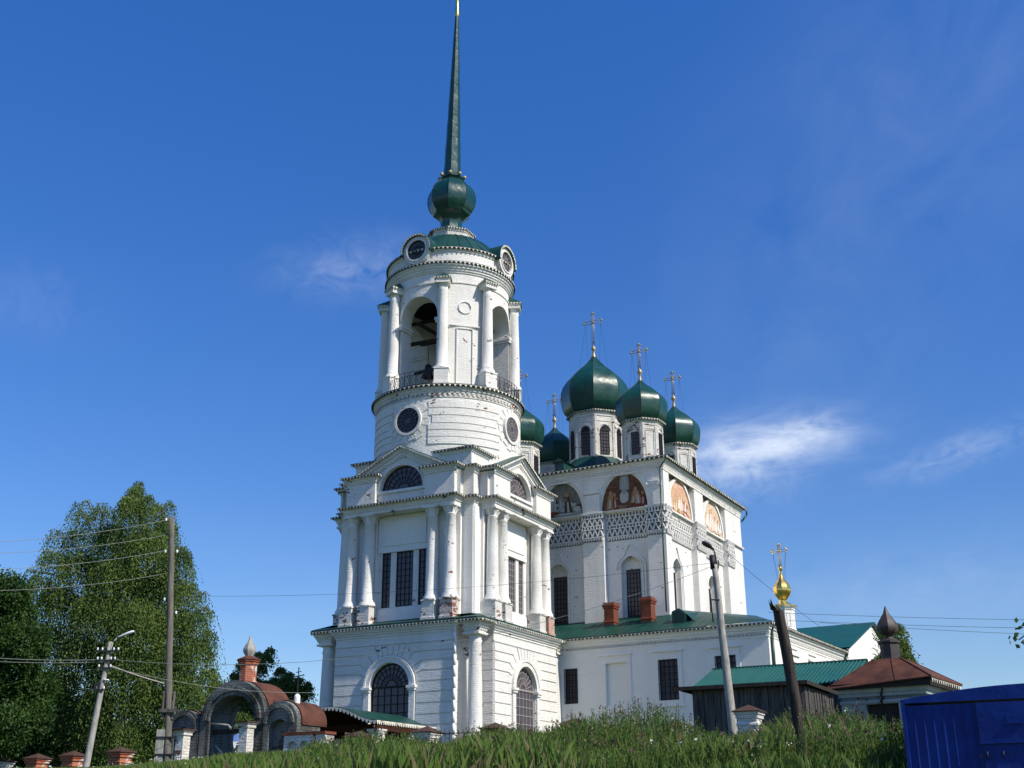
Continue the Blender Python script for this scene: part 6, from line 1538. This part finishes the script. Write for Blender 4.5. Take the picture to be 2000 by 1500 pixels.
# top line of the weeds as the photograph shows it
WX = [180, 260, 350, 450, 560, 640, 700, 800, 870, 930, 1000, 1060, 1100, 1160, 1220, 1260, 1300, 1340, 1385, 1440, 1500, 1560, 1640, 1700, 1760, 1900]
WYp = [1492, 1487, 1480, 1464, 1458, 1444, 1432, 1438, 1450, 1426, 1420, 1428, 1404, 1394, 1384, 1370, 1376, 1400, 1426, 1436, 1424, 1390, 1384, 1386, 1415, 1440]
def weed_top(x, y):
    px = 1000 + 2463 * x / y; py = np.interp(px, WX, WYp); el_ = PITCH + np.arctan((750 - py) / FPX); return np.tan(el_) * y * .99
n = 5200
def spots(n, xr, yr, keep):
    x = rng.uniform(*xr, n); y = rng.uniform(*yr, n); k = keep(x, y); return x[k], y[k]
x, y = spots(30000, (-16, 16), (23, 50), lambda x, y: (infence(x, y) < -.4) & (infence(x, y) > -14) & (x / y > -.17) & (x / y < .33) & (rng.uniform(size=len(x)) < .75))
z = GZ(x, y); tz_ = weed_top(x, y); hmax = np.where(y < 30, .95, 2.1); h = np.minimum(tz_ - z, hmax) * (.62 + .42 * rng.uniform(0, 1, len(x)) ** .7) * (.90 + .13 * np.sin(x * 3.3 + np.sin(y * 2.7) * 2) + .10 * np.sin(x * 7.1 + y * 3)) + np.where(rng.uniform(size=len(x)) < .015, .25, 0); lowgreen = (1000 + 2463 * x / y > 1360) & (1000 + 2463 * x / y < 1530); h = np.where(h < .12, .12, h)
k = h > .2; x, y, z, h = x[k], y[k], z[k], h[k]; n = len(x)
lean = rng.normal(size=(n, 2)) * .10; out = []; mi = []
def stemq(x, y, z, h, w_):
    a = rng.uniform(0, np.pi, len(x)); dx_ = np.cos(a) * w_; dy_ = np.sin(a) * w_; lx_ = lean[:, 0] * h; ly_ = lean[:, 1] * h
    return np.stack([np.stack([x - dx_, y - dy_, z - .05], 1), np.stack([x + dx_, y + dy_, z - .05], 1), np.stack([x + lx_ + dx_ * .4, y + ly_ + dy_ * .4, z + h], 1), np.stack([x + lx_ - dx_ * .4, y + ly_ - dy_ * .4, z + h], 1)], 1)
out.append(stemq(x, y, z, h, .007)); mi.append(np.where(rng.uniform(size=n) < .25, 1, 0))
for k in range(20):
    t = .10 + .9 * (k + rng.uniform(0, .9, n)) / 20; t = np.minimum(t, 1.0); P = np.stack([x + lean[:, 0] * h * t, y + lean[:, 1] * h * t, z + h * t], 1)
    a = rng.uniform(0, 2 * np.pi, n); D = np.stack([np.cos(a), np.sin(a), rng.uniform(.4, 2.6, n)], 1); out.append(leaves(P, D, .115, rng, .22, True)); mi.append(np.where(rng.uniform(size=n) < .04, 1, 0))
fl_ = rng.uniform(size=n) < .010; P = np.stack([x + lean[:, 0] * h, y + lean[:, 1] * h, z + h], 1)[fl_]
for k in range(3): out.append(leaves(P + rng.normal(size=P.shape) * .025, rng.normal(size=P.shape), .055, rng, 1.0)); mi.append(np.full(len(P), 2))
fp = rng.uniform(size=n) < .06; P = np.stack([x + lean[:, 0] * h, y + lean[:, 1] * h, z + h * .97], 1)[fp]
for k in range(3): out.append(leaves(P + rng.normal(size=P.shape) * .03, rng.normal(size=P.shape) * .4 + np.array([0, 0, 1]), .09, rng, .4)); mi.append(np.full(len(P), 3))
dk_ = rng.uniform(size=n) < .035; P = np.stack([x + lean[:, 0] * h, y + lean[:, 1] * h, z + h], 1)[dk_]      # brown seed spikes of dock
for k in range(9): out.append(leaves(P + rng.normal(size=P.shape) * .012 + np.array([0, 0, .028 * k - .08]), rng.normal(size=P.shape) * .4 + np.array([0, 0, 1]), .05, rng, .9)); mi.append(np.full(len(P), 1 if k % 2 else 3))
o = np_mesh('tall_weeds', np.concatenate(out), [WEEDM, DRYM, FLOWER, FLOWERY], np.concatenate(mi)); tag(o, 'bank of tall dark green weeds in front of the church', 'weeds', kind='stuff')
TG = blades(75000, (-16, 16), (25, 50), .35, .85, .0045, lambda x, y: (infence(x, y) < -.4) & (infence(x, y) > -16) & (x / y > -.40) & (x / y < .33))
tg_h = weed_top(TG[:, 0, 0], TG[:, 0, 1]) * 1.0 - TG[:, 0, 2]; TG = TG[tg_h > .35]; tg_h = tg_h[tg_h > .35]
sc3_ = np.minimum(1.1, (tg_h * .97) / np.maximum(.2, TG[:, 3, 2] - TG[:, 0, 2]))[:, None]; TG[:, 2, 2] = TG[:, 0, 2] + (TG[:, 2, 2] - TG[:, 0, 2]) * sc3_[:, 0]; TG[:, 3, 2] = TG[:, 0, 2] + (TG[:, 3, 2] - TG[:, 0, 2]) * sc3_[:, 0]
o = np_mesh('tall_grass', TG, [GRASSM, DRYM], (rng.uniform(size=len(TG)) < .16).astype(int)); tag(o, 'long seeding grass mixed into the weed bank', 'grass', kind='stuff')
x, y = spots(1500, (-24, 10), (30, 52), lambda x, y: view(x, y) & (infence(x, y) < -.5)); P = np.stack([x, y, GZ(x, y) + rng.uniform(.3, .55, len(x))], 1)
o = np_mesh('meadow_flowers', np.concatenate([leaves(P + rng.normal(size=P.shape) * .015, rng.normal(size=P.shape), .05, rng, 1.0) for k in range(3)]), [FLOWER]); tag(o, 'small white flower heads scattered through the meadow grass', 'flowers', kind='stuff')
